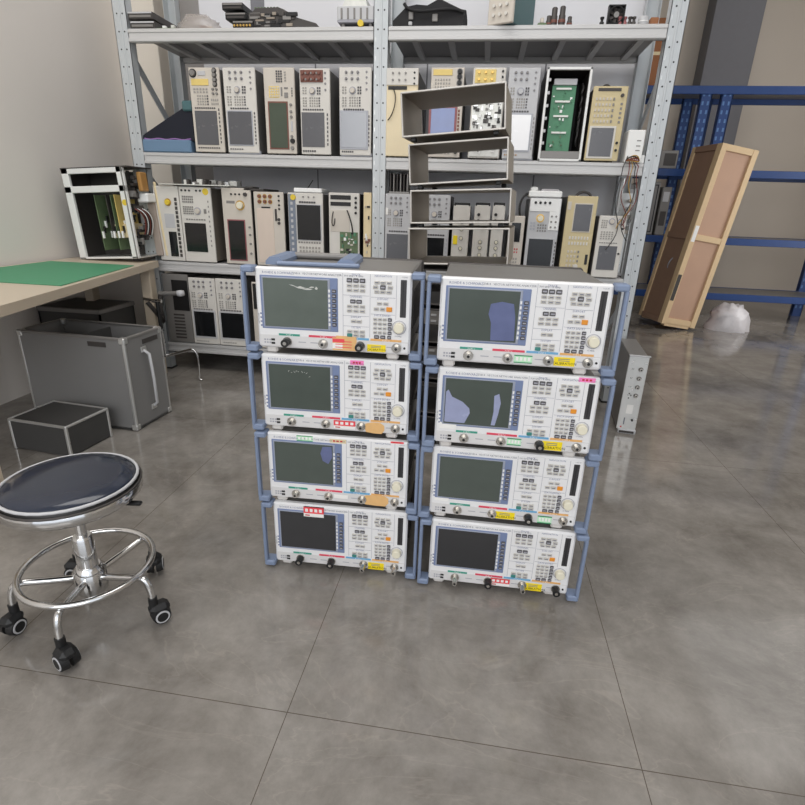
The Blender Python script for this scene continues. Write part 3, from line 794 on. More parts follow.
i = Inst('spectrum_analyzer', 'yellowish beige upright analyzer with dark top slot, last on the middle shelf', UNIT, 594.2, 629.2, 86, ZM, 'beige_warm', GM)
i.rect('drive_slot', .14, .025, .80, .065, 'case_dark').grid('keypad', .08, .13, .68, .5, 6, 5, 'beige', .5, .004, 'case_grey').knob('rotary_knob', .85, .12, .009, 'case_dark').grid('key_column', .8, .2, .93, .5, 1, 5, 'case_grey', .5)
i.screen(.1, .55, .76, .94, 'screen_grey', 'beige_light', .06).knobs('connector', (.9,), (.75, .85), .007, 'black')
MB().lathe([(.028, 0), (.026, .02), (.012, .03)], 'case_dark', 12, (i.X(.45), .1, i.h - .005)).build('top_handle', i.r)

# shelf three, left bay
i = Inst('spectrum_analyzer', 'upright instrument with yellow knob and key column, left end of third shelf', UNIT, 152, 177.2, 185.5, ZS, 'beige_light', GS)
i.knob('rotary_knob', .55, .21, .017, 'yellow_dot', .014, 'brass').grid('soft_key_column', .80, .14, .93, .95, 1, 14, 'case_dark', .75).screen(.45, .6, .76, .94, 'screen_black').rect('mode_panel', .35, .36, .75, .55, 'light_grey', .001)
i = Inst('spectrum_analyzer', 'beige upright analyzer with yellow round sticker and black screen, second on the third shelf', UNIT, 178, 209.8, 186.6, ZS, 'beige_light', GS, case='shell_grey')
i.knobs('socket', (.1, .22, .34, .56, .68), (.045,), .006, 'black', .006).knob('sticker', .84, .055, .02, 'yellow_dot', .001).grid('keypad', .08, .11, .44, .21, 6, 3, 'case_grey', .7).grid('keypad', .08, .245, .42, .36, 6, 4, 'case_grey', .7)
i.knob('rotary_knob', .54, .31, .017, 'beige', .012, 'ink_line').rect('bracket_mark', .74, .28, .82, .34, 'case_grey').grid('soft_key_row', .14, .41, .78, .435, 8, 1, 'case_grey', .7).screen(.08, .47, .76, .86, 'screen_black').grid('key_column', .86, .15, .93, .8, 1, 10, 'case_grey', .4)
i = Inst('spectrum_analyzer', 'pinkish beige upright analyzer with red framed black screen, third on the third shelf', UNIT, 220.7, 250, 187.4, ZS, 'beige', GS, case='case_dark')
i.knobs('socket', (.34, .48, .62), (.08,), .006, 'black', .006).knob('socket', .82, .08, .012, 'case_dark').knob('rotary_knob', .62, .22, .022, 'cream_knob', .016, 'brass').rect('mode_panel', .15, .165, .44, .2, 'case_grey', .001).screen(.17, .42, .72, .94, 'screen_black', 'red_frame', .035).knobs('connector', (.9,), (.5, .6, .72, .85), .007, 'case_grey')
i = Inst('stripped_instrument', 'upright instrument with bare pinkish plate and six brown connectors, fourth on the third shelf', 'instrument', 253, 283, 191.4, ZS, 'beige', GS, case='case_dark')
i.knobs('connector', (.2, .38, .56), (.06, .13), .010, 'red_brown', .012, 'brass').knobs('socket', (.85,), (.05, .11, .17, .22), .006, 'black').rect('slot', .25, .195, .55, .215, 'black').rect('blank_plate', .08, .22, .64, .96, 'plate_pink', .003).rect('circuit_strip', .70, .22, .76, .38, 'case_dark', .006).knobs('connector', (.82,), (.36, .41), .009, 'case_dark')
i = Inst('spectrum_analyzer', 'white upright analyzer with blue grey side strip and yellow sticker, fifth on the third shelf', UNIT, 287.3, 322.5, 192.4, ZS, 'beige_light', GS)
i.rect('side_strip', .02, .02, .22, .98, 'slate', .004).knob('sticker', .16, .06, .018, 'yellow_dot', .007).grid('function_keys', .05, .1, .18, .95, 1, 11, 'light_grey', .5, .006).grid('soft_key_row', .32, .105, .80, .135, 7, 1, 'key_dark', .85).knobs('socket', (.45, .6, .75), (.05,), .005, 'case_grey')
i.screen(.26, .155, .93, .62, 'screen_black', 'light_grey', .025).grid('soft_key_row', .26, .64, .93, .67, 9, 1, 'case_grey', .7).grid('keypad', .28, .70, .92, .95, 7, 5, 'pad_grey', .6, .004)
i = Inst('stripped_instrument', 'opened upright instrument with two dark slots above exposed boards, third shelf', 'instrument', 328.5, 359.5, 192.4, ZS, 'beige_light', GS, case='case_dark')
i.rect('slot', .06, .03, .72, .085, 'black').rect('slot', .06, .115, .72, .165, 'black').knobs('socket', (.88,), (.06, .12, .18, .25), .008, 'black').rect('blank_plate', .05, .22, .68, .50, 'beige', .002)
guts(MB().box(i.X(.36), i.X(.95), -.004, 0, i.Z(.97), i.Z(.5), 'pcb_dull'), i.X(.37), i.X(.93), i.Z(.96), i.Z(.5), -.004, 8, 40, ('black', 'pcb_green', 'ink_white', 'beige'), .02).build('circuit_board', i.fp)
MB().tube(cubic((i.X(.15), -.003, i.Z(.24)), (i.X(.05), -.02, i.Z(.42)), (i.X(.2), -.02, i.Z(.5)), (i.X(.2), -.003, i.Z(.33))), .003, 'wire_black', 6).tube(cubic((i.X(.6), -.003, i.Z(.22)), (i.X(.7), -.02, i.Z(.3)), (i.X(.8), -.02, i.Z(.4)), (i.X(.78), -.003, i.Z(.52))), .004, 'wire_black', 6).build('cable', i.fp)
i = Inst('stripped_instrument', 'narrow brownish instrument strip beside the centre post on the third shelf', 'instrument', 363.5, 371.5, 192.4, ZS, 'sticker_beige', GS, case='case_dark')
guts(MB(), .002, i.w - .002, i.Z(.95), i.Z(.1), 0, 21, 18, ('black', 'red_brown', 'ink_white', 'beige'), .02).build('circuit_board', i.fp)

# shelf three, right bay
i = dial_family(Inst('spectrum_analyzer', 'grey upright analyzer with white sticker, right of the centre post, third shelf', UNIT, 385.6, 411.5, 193.4, ZSR, 'light_grey', GS))
i.rect('sticker', .02, .19, .12, .28, 'sticker_white', .004).grid('soft_key_row', .15, .49, .9, .515, 8, 1, 'key_dark', .8).screen(.08, .54, .92, .93, 'screen_grey', 'light_grey')
i = dial_family(Inst('spectrum_analyzer', 'grey upright analyzer with black reflecting screen, behind the lower empty shells', UNIT, 424, 451, 194.5, ZSR, 'light_grey', GS, case='case_dark'))
i.grid('soft_key_row', .1, .52, .85, .545, 8, 1, 'key_dark', .85).screen(.06, .57, .84, .95, 'screen_black', 'light_grey').grid('soft_key_column', .9, .57, .96, .95, 1, 7, 'blue_grey', .6)
for k, (x0, x1, lab, nm) in enumerate(((453.8, 470.8, 'narrow beige module with a yellow sticker on the third shelf', 1),
                                  (475, 491, 'narrow beige module with two dark sockets, middle of the three narrow modules', 2),
                                  (493.2, 505.8, 'narrow beige module with two dark sockets, rightmost of the three narrow modules', 3))):
    i = Inst('power_module', lab, 'module', x0, x1, 205, ZSR, 'beige_light', 'narrow modules on the third shelf', .36)
    MB().box(.004, i.w - .004, .0, .03, i.h + .002, i.h + .014, 'black', .003).box(.004, .012, .0, .03, i.h - .004, i.h + .004, 'black').box(i.w - .012, i.w - .004, .0, .03, i.h - .004, i.h + .004, 'black').build('top_handle', i.r)
    if k: i.knobs('socket', (.28,), (.14, .23), .009, 'black', .008).knob('connector', .55, .33, .01, 'beige', .01).knobs('connector', (.5,), (.55, .64, .75, .86), .009, 'cream_knob', .008, 'case_grey')
    else: i.rect('sticker', .08, .46, .34, .6, 'sticker_yellow', .003).knobs('connector', (.55,), (.25, .36, .5, .66), .009, 'cream_knob', .008, 'case_grey').grid('keypad', .25, .8, .8, .9, 3, 2, 'case_grey', .7)
i = Inst('handheld_meter', 'slim beige meter with a small black screen and red keys on the third shelf', 'meter', 509.8, 525.6, 215.5, ZSR, 'beige', GS)
i.screen(.2, .12, .78, .45, 'screen_black').grid('keypad', .28, .55, .75, .66, 3, 2, 'ink_red', .5).grid('keypad', .28, .72, .75, .9, 3, 3, 'pad_grey', .6)
i = Inst('spectrum_analyzer', 'upright analyzer with black screen under the crumpled white plastic box', UNIT, 530.6, 562.5, 197.6, ZSR, 'light_grey', GS)
i.rect('connector_plate', .02, .01, .98, .17, 'ink_white', .004).knobs('socket', (.18, .33, .48, .63), (.06,), .008, 'black', .008).knob('rotary_knob', .38, .26, .017, 'cream_knob', .014, 'brass').grid('keypad', .06, .3, .26, .42, 2, 3, 'blue_grey').grid('keypad', .3, .33, .62, .44, 4, 3, 'case_grey')
i.rect('connector_plate', .66, .17, .98, .41, 'ink_white', .004).knobs('socket', (.74, .88), (.23, .3, .37), .006, 'case_grey', .008).screen(.1, .53, .88, .98, 'screen_black', 'light_grey').grid('soft_key_column', .93, .55, .99, .95, 1, 8, 'key_dark', .6)
i = Inst('spectrum_analyzer', 'yellowish beige upright analyzer with grey screen in its upper half, third shelf', UNIT, 568.5, 599, 195.6, ZSR, 'beige_warm', GS)
i.screen(.28, .1, .84, .43, 'screen_grey', 'beige').rect('label_strip', .02, .07, .14, .17, 'beige').grid('keypad', .18, .48, .88, .62, 7, 2, 'beige_light', .55).grid('keypad', .18, .66, .65, .9, 4, 4, 'beige', .5, .004, 'case_grey').rect('drive_slot', .84, .72, .93, .85, 'black').knobs('rotary_knob', (.55,), (.88,), .014, 'beige_light', .012)
MB().tube(cubic((i.w * .3, .05, i.h), (i.w * .4, .05, i.h + .03), (i.w * .7, .05, i.h + .03), (i.w * .8, .05, i.h), 8), .007, 'case_dark', 8).build('top_handle', i.r)
i = Inst('spectrum_analyzer', 'short beige upright analyzer with grey screen, last on the third shelf', UNIT, 600.2, 627.6, 215.4, ZSR, 'beige_light', GS, y=3.24, depth=.28)
i.grid('keypad', .08, .06, .32, .2, 3, 4, 'pad_grey').knob('rotary_knob', .47, .09, .013, 'beige', .012, 'ink_line').knob('rotary_knob', .78, .09, .013, 'beige', .012, 'ink_line').grid('keypad', .1, .24, .6, .38, 5, 4, 'pad_grey', .6).grid('soft_key_row', .1, .42, .8, .44, 8, 1, 'case_grey', .7).screen(.14, .48, .82, .87, 'screen_grey').knobs('socket', (.9,), (.2, .6), .006, 'black')

# lowest shelf
i = dial_family(Inst('spectrum_analyzer', 'cream upright analyzer with black screen on the lowest shelf, left of its twin', UNIT, 187.5, 213.8, 277.4, ZL, 'beige_light', GL))
i.grid('soft_key_row', .1, .45, .85, .475, 8, 1, 'case_grey', .8).screen(.11, .50, .88, .88, 'screen_black', 'light_grey', .06).grid('function_keys', .1, .945, .6, .965, 6, 1, 'case_grey', .6)
i = dial_family(Inst('spectrum_analyzer', 'cream upright analyzer with black screen on the lowest shelf, right of its twin', UNIT, 214.5, 243.5, 278.4, ZL, 'beige_light', GL))
i.grid('soft_key_row', .1, .45, .85, .475, 8, 1, 'key_dark', .8).screen(.11, .50, .9, .88, 'screen_black', 'light_grey', .06).grid('function_keys', .1, .945, .6, .965, 6, 1, 'case_grey', .6)
i = Inst('stripped_instrument', 'dark instrument with black opening at the left end of the lowest shelf', 'instrument', 161, 186.5, 273.5, ZL, 'case_grey', GL, case='case_dark')
i.rect('opening', .36, .08, .98, .52, 'black', .003).grid('vent_grille', .1, .56, .95, .95, 1, 8, 'case_dark', .5)
i = Inst('stripped_instrument', 'plain beige instrument at the right of the lowest shelf behind the left stack', 'instrument', 251, 276, 282, ZL, 'beige', GL, case='case_dark')
i.rect('opening', .05, .02, .55, .4, 'black').rect('label_strip', .3, .2, .6, .32, 'ink_white', .004)
for x0, x1, lab in ((425, 445, 'dark grey instrument seen between the two stacks on the lowest shelf'),):
    i = Inst('stripped_instrument', lab, 'instrument', x0, x1, 292, ZL, 'case_grey', GL, case='case_dark')
    i.grid('vent_grille', .1, .1, .9, .9, 1, 9, 'light_grey', .35)

# items laid on top of the upright instruments
p0 = at(186, 184, YI)
m = thing('circuit_board', 'flat bare circuit board lying across the beige analyzers of the third shelf', 'circuit board', (p0.x, YI + .0, .738 + .430), .0)
zt_ = at(190, 186.4, YI).z
m.location = (at(160, 184, YI).x, YI - .02, max(at(178, 186.2, YI).z, at(220, 187, YI).z) + .004)
MB().box(0, .46, 0, .3, 0, .006, 'pcb_white', .001).build('board', m)
q = MB(); rnd = random.Random(4)
for k in range(26):
    x, y = rnd.uniform(.14, .42), rnd.uniform(.01, .25); w, h = rnd.uniform(.01, .05), rnd.uniform(.008, .035)
    q.box(x, x + w, y, y + rnd.uniform(.01, .05), .006, .006 + h, rnd.choice(('pcb_white', 'case_dark', 'case_grey', 'ink_white', 'case_grey')), .001)
q.build('components', m)
p0 = at(249, 186, 3.3)
m = thing('circuit_board', 'dark board lying over the pinkish upright instruments on the third shelf', 'circuit board', (at(243, 185, YI).x, YI, at(253, 191.2, YI).z + .003))
MB().box(0, .13, 0, .25, 0, .012, 'case_dark', .002).box(.01, .06, .0, .1, .012, .022, 'case_dark', .002).build('board', m)
p0 = at(293, 191, YI)
m = thing('network_switch', 'flat white box with a thin aerial lying on an upright analyzer', 'box', (p0.x, YI + .01, at(290, 192.4, YI).z + .001))
MB().box(0, .175, 0, .2, .002, .026, 'ink_white', .004).build('body', m)
MB().tube([(.05, .1, .02), (.085, .12, .075)], .003, 'black', 6).build('aerial', m)
p0 = at(529, 196, YI)
m = thing('plastic_box', 'crumpled white plastic box lying on the analyzer with the white top plate', 'plastic box', (p0.x, YI + .02, at(545, 197.6, YI).z + .001))
MB().box(0, .185, 0, .16, 0, .035, 'ink_white', .006).box(.01, .05, .02, .1, .035, .055, 'ink_white', .006).box(.07, .17, .03, .14, .035, .046, 'plastic_bag', .006).build('body', m)
MB().tube(cubic((0, .02, .02), (-.06, 0, 0), (-.05, 0, -.1), (-.02, .03, -.14)), .007, 'wire_black', 6).build('cable', m)
q = thing('heat_sink', 'dark finned parts standing on the grey analyzer right of the centre post', 'metal part', (at(388, 192, YI).x, YI + .03, at(390, 193.4, YI).z))
b = MB().box(0, .12, 0, .1, 0, .012, 'case_grey')
for k in range(6): b.box(.004 + k * .02, .012 + k * .02, 0, .1, .012, .11, 'case_grey' if k % 2 else 'case_dark', .002)
b.build('fins', q)

# white box, hanging wires and the module behind them on the right end of the middle shelf
p0 = at(624.5, 157, YI)
m = thing('adapter_box', 'small white box beside the right post on the middle shelf', 'box', (p0.x, YI - .01, ZM), 0)
w = at(641.5, 130, YI).x - at(624.5, 130, YI).x; h = at(632, 130, YI).z - ZM
MB().box(0, w, 0, .12, 0, h, 'ink_white', .004).build('body', m)
MB().box(w * .55, w * .8, -.002, .01, h * .66, h * .69, 'case_grey').box(w * .55, w * .8, -.002, .01, h * .5, h * .53, 'case_grey').box(w * .55, w * .8, -.002, .01, h * .36, h * .39, 'case_grey').box(w - .004, w + .022, .02, .08, 0, h * .25, 'ink_white', .003).build('ports', m)
wr = thing('wire_bundle', 'tangle of red, black and yellow wires hanging below the small white box', 'wires', (p0.x, YI - .03, ZM))
for mt, seed, dx in (('wire_red', 1, .0), ('wire_black', 2, -.02), ('wire_yellow', 3, .012), ('wire_red', 4, .03), ('wire_black', 5, .02)):
    rnd = random.Random(seed); b = MB(); path = [Vector((.03 + dx, .0, .03)), Vector((.02 + dx, -.012, .002))]
    L = rnd.uniform(.3, .46); n = 16
    for k in range(1, n + 1):
        path.append(Vector((.02 + dx + .035 * math.sin(k * .5 + seed) * k / n + dx * .6, -.014 - .004 * seed, -L * k / n)))
    b.tube(path, .0024, mt, 6).build('wire', wr)
b = MB()
for k in range(5):
    t = k / 5 * 6.28; b.tube(cubic((.0, -.01, .005), (.03 + .02 * math.cos(t), -.03, .03 + .02 * math.sin(t)), (.06, -.03, .02 * math.sin(t) + .01), (.07, -.008, .008)), .003, ('wire_red', 'wire_yellow', 'wire_black')[k % 3], 6)
b.build('plug_tangle', wr)
p0 = at(622, 235, 3.5)
m = thing('circuit_module', 'open metal bracket with coils and boards behind the hanging wires', 'circuit module', (at(618, 200, 3.56).x, 3.56, ZSR))
hh = at(630, 178, 3.56).z - ZSR
b = MB().box(0, .02, 0, .02, 0, hh, 'alu', .002).box(.09, .11, 0, .02, 0, hh * .9, 'alu', .002).box(0, .11, .02, .03, 0, hh * .85, 'alu', .002)
b.build('bracket', m)
q = MB()
for k in range(5): q.cyl((.07, 0, hh * (.45 + k * .08)), (.07, -.03, hh * (.45 + k * .08)), .012, 'light_grey' if k % 2 else 'beige', 12)
q.box(.02, .06, -.01, .02, hh * .3, hh * .6, 'pcb_white', .002)
q.build('coils', m)

# blue tray with folded dark bag on the left of the middle shelf
p0, p1 = at(143, 150, YI), at(188, 150, YI)
m = tag(MB().box(0, p1.x - p0.x + .02, 0, .34, 0, at(160, 139.5, YI).z - ZM, 'tray_blue', .006).build('storage_tray'), 'shallow blue tray under the dark bag on the middle shelf', 'tray')
m.location = (p0.x, YI + .0, ZM); trh = at(160, 139.5, YI).z - ZM
bg = thing('folded_bag', 'dark navy cloth bag with purple trim lying slanted on the blue tray', 'bag', (p0.x - .03, YI + .02, ZM + trh))
b = MB(); Wb = .36
prof = [(0, 0), (.04, .035), (.12, .085), (.2, .135), (.28, .18), (.33, .20), (.36, .195), (.36, 0)]
n = len(prof); ys = (0, .05, .16, .27); sc_ = (.86, 1, 1.02, .9)
vs = [(x, y, z * s_) for y, s_ in zip(ys, sc_) for x, z in prof]
fs = [(j * n + k, j * n + (k + 1) % n, (j + 1) * n + (k + 1) % n, (j + 1) * n + k) for j in range(3) for k in range(n)]
b.add(vs, fs + [tuple(range(n))[::-1], tuple(range(3 * n, 4 * n))], 'cloth_navy', False)
b.build('body', bg)
MB().tube([(x, -.004, .004 + .003 * math.sin(x * 60)) for x in [.04 + .02 * k for k in range(16)]], .004, 'purple_trim', 6).build('trim_edge', bg)
MB().box(.305, .37, -.012, .03, .155, .21, 'teal_case', .008).build('tab', bg)

# ------------------------------------------------------------------ things on the top shelf
def topx(px): return at(px, 26, YI).x
rnd = random.Random(9)
for k, (z0, dx, lab) in enumerate(((0, .008, 'lower of two dark slotted modules at the left end of the top shelf'), (.045, 0, 'upper of two dark slotted modules at the left end of the top shelf'))):
    m = thing('dark_module', lab, 'module', (topx(128) + dx, YI + .01, ZT + z0), 0, 'dark modules on the top shelf')
    MB().box(0, .15, 0, .3, 0, .036, 'case_dark', .003).box(.0, .15, .3, .31, .036, .044, 'case_dark').build('body', m)
    MB().box(.004, .146, -.004, 0, .026, .034, 'light_grey', .001).box(.01, .14, -.003, 0, .008, .02, 'case_grey', .001).build('front_strip', m)
m = thing('circuit_card', 'pale circuit cards lying flat between the dark modules and the clear bag', 'circuit board', (topx(153), YI + .03, ZT))
MB().box(0, .12, 0, .2, 0, .008, 'pcb_dull', .001).build('board', m)
q = MB(); guts(MB(), 0, 0.1, 0, .1, 0, 1, 0)
for k in range(10):
    x, y = rnd.uniform(.0, .09), rnd.uniform(0, .15); q.box(x, x + .02, y, y + .02, .008, .012 + rnd.uniform(0, .02), rnd.choice(('ink_white', 'pcb_white', 'black')), .001)
q.build('components', m)
def lump(m, cx, cy, z, rx, ry, h, mt, seed, nu=18, nv=8, rough=.12):
    rnd = random.Random(seed); vs = []; fs = []
    for j in range(nv + 1):
        t = j / nv * math.pi / 2
        for k in range(nu):
            a = 2 * math.pi * k / nu; q = 1 + rnd.uniform(-rough, rough)
            rad = (math.cos(t) ** .6) * q
            vs.append((cx + rx * rad * math.cos(a), cy + ry * rad * math.sin(a), z + h * math.sin(t) * (1 + rnd.uniform(-rough, rough) * (j > 0)) if j else z))
    for j in range(nv):
        for k in range(nu): fs.append((j * nu + k, j * nu + (k + 1) % nu, (j + 1) * nu + (k + 1) % nu, (j + 1) * nu + k))
    m.add(vs, fs, mt, True); return m
m = thing('clear_plastic_bag', 'crumpled clear plastic bag of brown parts near the left end of the top shelf', 'plastic bag', (topx(188), YI + .15, ZT))
b = mat('bag_clear', (196, 188, 182), 0.2, var=.1, scale=30, bump=.5, alpha=.45)
lump(MB(), 0, 0, .002, .13, .11, .09, 'bag_clear', 3).build('bag', m)
q = MB()
for k in range(12):
    x, y = rnd.uniform(-.08, .06), rnd.uniform(-.06, .05); q.box(x, x + .03, y, y + .02, .004, .012 + rnd.uniform(0, .03), rnd.choice(('sticker_beige', 'ink_white', 'red_brown')), .002)
q.build('contents', m)
for k, (z0, dx, d, lab) in enumerate(((0, .04, .0, 'bottom black slotted module with bright pins beside the clear bag'), (.038, .0, .0, 'middle black slotted module beside the clear bag'), (.082, -.015, .0, 'topmost black slotted module beside the clear bag'))):
    m = thing('dark_module', lab, 'module', (topx(225) + dx, YI + .01, ZT + z0), 0, 'dark modules on the top shelf')
    MB().box(0, .12, 0, .3, 0, .034, 'black', .003).box(.02, .1, .3, .31, .034, .04, 'black').build('body', m)
    q = MB().box(.004, .118, -.004, 0, .022, .03, 'case_grey', .001)
    if k == 0:
        for j in range(6): q.cyl((.012 + j * .018, -.006, .01), (.012 + j * .018, 0, .01), .006, 'brass', 8)
    else: q.box(.01, .11, -.003, 0, .006, .016, 'case_dark', .001)
    q.build('front_strip', m)
m = thing('electronic_assembly', 'long dark electronic assembly with sloping end lying on the top shelf', 'electronic part', (topx(248), YI + .02, ZT))
q = MB(); q.poly([(.0, 0), (.40, 0), (.38, .02), (.28, .045), (.2, .085), (.17, .095), (.04, .092), (.0, .055)], 0, .26, 'case_dark').build('body', m)
q = MB()
for k in range(34):
    x = rnd.uniform(0, .22); z = rnd.uniform(.0, .065); w = rnd.uniform(.02, .07)
    q.box(x, x + w, -.004 - rnd.uniform(0, .008), 0, z, z + rnd.uniform(.006, .02), rnd.choice(('case_grey', 'case_dark', 'black', 'shell_grey', 'black')), .001)
for k in range(8): q.box(.03 + k * .018, .04 + k * .018, .01, .24, .09, .10, 'pcb_dull', .001)
q.build('components', m)
m = thing('metal_housing', 'silver ribbed metal housing with yellow knob left of the centre post on the top shelf', 'metal part', (topx(336.5), YI + .015, ZT))
q = MB().box(0, .2, .0, .2, .02, .035, 'ink_line', .003).box(.0, .2, .0, .2, .03, .095, 'light_grey', .004)
for k in range(5): q.box(.02 + k * .035, .03 + k * .035, -.004, 0, .035, .085, 'case_grey', .001)
for x in (.02, .17): q.box(x, x + .015, .02, .18, 0, .02, 'case_grey')
q.build('body', m)
MB().poly([(.02, .095), (.16, .095), (.15, .14), (.09, .165), (.04, .13)], .02, .16, 'pcb_white').build('cover', m)
MB().cyl((.13, -.012, .014), (.13, .01, .014), .016, 'yellow_dot', 14).build('knob', m)
m = thing('camera_bag', 'black padded shoulder bag with buckles lying right of the centre post on the top shelf', 'bag', (topx(392), YI + .02, ZT))
q = MB(); L_ = .38
prof = [(.0, 0), (.0, .03), (.03, .06), (.07, .10), (.12, .11), (.18, .105), (.24, .135), (.30, .11), (.36, .085), (.385, .08), (.375, .05), (.37, 0)]
n = len(prof); ys = (0, .04, .18, .22); ss = (.88, 1, 1, .85)
vs = [(x, y, z * s_) for y, s_ in zip(ys, ss) for x, z in prof]
fs = [(j * n + k, j * n + (k + 1) % n, (j + 1) * n + (k + 1) % n, (j + 1) * n + k) for j in range(3) for k in range(n)]
q.add(vs, fs + [tuple(range(n))[::-1], tuple(range(3 * n, 4 * n))], 'bag_black').build('body', m)
for q_ in (MB().box(.21, .24, -.008, .002, .02, .055, 'case_grey', .003), MB().box(.085, .11, -.008, .002, .03, .07, 'case_grey', .003), MB().box(.085, .105, -.008, .002, .005, .022, 'light_grey', .003)): q_.build('buckle', m)
MB().tube(cubic((.06, -.006, .1), (.1, -.03, .02), (.3, -.02, .1), (.37, -.004, .06)), .008, 'bag_black', 8).build('strap', m)
# beige and teal oscilloscope on the top shelf
m = thing('oscilloscope', 'beige fronted oscilloscope with teal case standing askew on the top shelf', 'oscilloscope', (topx(487), YI + .02, ZT), -.45)
MB().box(0, .14, 0, .02, 0, .30, 'beige', .004).build('front_panel', m)
MB().box(.002, .138, .02, .28, .002, .298, 'teal_case', .004).build('case', m)
MB().box(.02, .12, -.003, 0, .14, .27, 'case_grey', .003).build('screen', m)
for k in range(3):
    for j in range(2): MB().cyl((.035 + k * .035, 0, .04 + j * .04), (.035 + k * .035, -.012, .04 + j * .04), .008, 'beige_light', 12).build('knob', m)
for k, (px, hh, rr_, lab) in enumerate(((549, .05, .014, 'short dark standing cylinder left of the taller pair on the top shelf'), (554, .085, .017, 'left one of the two tall dark cylinders on the top shelf'), (562, .09, .017, 'right of the two tall dark cylinders on the top shelf'), (570, .045, .013, 'short dark cylinder right of the taller pair on the top shelf'))):
    m = thing('connector_plug', lab, 'plug', (topx(px), YI + .05, ZT), 0, 'dark plugs on the top shelf')
    MB().lathe([(rr_, 0), (rr_, hh * .55), (rr_ * .82, hh * .6), (rr_ * .82, hh * .95), (rr_ * .6, hh)], 'case_dark', 14).build('body', m)
    MB().lathe([(rr_ * 1.1, hh * .2), (rr_ * 1.1, hh * .35)], 'red_brown', 14).build('ring', m)
m = thing('metal_scrap', 'small greenish clip lying left of the dark plugs on the top shelf', 'metal part', (topx(538), YI + .04, ZT))
MB().box(0, .05, 0, .04, 0, .018, 'pcb_dull', .003).box(.012, .03, 0, .03, .018, .04, 'beige', .003).build('body', m)
m = thing('cooling_fan', 'small black square fan standing on the right of the top shelf', 'fan', (topx(607), YI + .04, ZT))
q = MB().box(0, .082, 0, .004, 0, .085, 'black').box(0, .006, -.024, 0, 0, .085, 'black', .001).box(.076, .082, -.024, 0, 0, .085, 'black', .001).box(0, .082, -.024, 0, .079, .085, 'black', .001).box(0, .082, -.024, 0, 0, .006, 'black', .001)
q.tube([(.041 + .036 * math.cos(t * .2618), -.024, .0425 + .036 * math.sin(t * .2618)) for t in range(24)], .003, 'black', 6, True)
q.build('frame', m)
q = MB().cyl((.041, -.024, .0425), (.041, -.004, .0425), .013, 'case_grey', 16)
for k in range(7):
    t = k * 6.283 / 7; M = Matrix.Translation((.041, -.013, .0425)) @ Matrix.Rotation(-t, 4, 'Y') @ Matrix.Translation((.022, 0, 0)) @ Matrix.Rotation(.6, 4, 'X')
    q.box(-.011, .011, -.001, .001, -.009, .009, 'case_dark', 0, M)
q.build('rotor', m)
for k, (px, c, lab) in enumerate(((602, 'black', 'small black plug left of the square fan'), (620, 'red_frame', 'small red terminal left in the row by the square fan'), (625, 'red_frame', 'small red terminal nearest the black terminals by the fan'), (630, 'case_dark', 'small black terminal nearest the red terminals by the fan'), (634, 'case_dark', 'small black terminal left of the clear jar'))):
    m = tag(MB().lathe([(.011, 0), (.011, .012), (.007, .014), (.007, .024), (.010, .026), (.010, .034)], c, 12).build('terminal_post'), lab, 'terminal', 'terminal posts on the top shelf')
    m.location = (topx(px), YI + .025, ZT)
m = thing('small_jar', 'clear ribbed jar left of the right post on the top shelf', 'jar', (topx(645), YI + .06, ZT))
MB().lathe([(.02, 0), (.024, .005), (.024, .04), (.02, .044)], 'light_grey', 16).lathe([(.025, .02), (.025, .024)], 'ink_white', 16).build('body', m)
m = tag(MB().box(0, .04, 0, .04, 0, .045, 'cardboard', .003).build('small_carton'), 'tiny brown carton between the clear jar and the right post', 'carton')
m.location = (topx(653), YI + .07, ZT)

# ------------------------------------------------------------------ stack of empty instrument shells behind the two stacks
def shell(loc, rz, ry, w, h, d, label, rim='shell_edge'):
    m = thing('empty_case_shell', label, 'empty case', loc, rz, 'empty instrument shells')
    m.rotation_euler = (0, -ry, rz)
    t = .004
    q = MB()
    for x0, x1, z0, z1 in ((0, t, 0, h), (w - t, w, 0, h), (0, w, 0, t), (0, w, h - t, h)): q.box(x0, x1, .006, d, z0, z1, 'shell_grey' if rim == 'shell_edge' else 'case_dark', .001)
    q.build('sleeve', m)
    q = MB(); q2 = MB(); t = .006
    for x0, x1, z0, z1 in ((-.001, t, 0, h), (w - t, w + .001, 0, h), (0, w, -.001, t), (0, w, h - t, h + .001)):
        q.box(x0, x1, 0, .01, z0, z1, rim, .002); q2.box(x0, x1, d - .01, d, z0, z1, rim, .002)
    q.build('rim', m); q2.build('rim', m)
    for x in (.03, w - .05):
        for y in (.02, d - .05): MB().box(x, x + .022, y, y + .03, -.016, 0, 'black_rubber', .003).build('foot', m)
    return m
SY = 2.36
z3 = 1.052
for k, (x, z, ry, w, h, lab) in enumerate((
    (-.362, 1.388, .078, .415, .162, 'topmost empty grey instrument shell, tilted, with a maroon screen behind it'),
    (-.325, 1.209, .075, .405, .155, 'second empty grey instrument shell from the top, tilted over the middle shelf beam'),
    (-.316, 1.057, .045, .42, .132, 'third empty grey instrument shell from the top, with narrow modules behind it'),
    (-.318, .888, .04, .43, .150, 'fourth empty grey instrument shell from the top, just above the analyzers'))):
    shell((x, SY, z), -.10, ry, w, h, .38, lab)
for k in range(5):  # low shells coloured dark to stand for shade between the stacks
    shell((-.312, SY + .01, .016 + k * .174), -.08, .0 + .004 * k, .43, .156, .38, 'plain empty shell coloured dark for shade, hidden low behind the two analyzer stacks', 'case_dark')

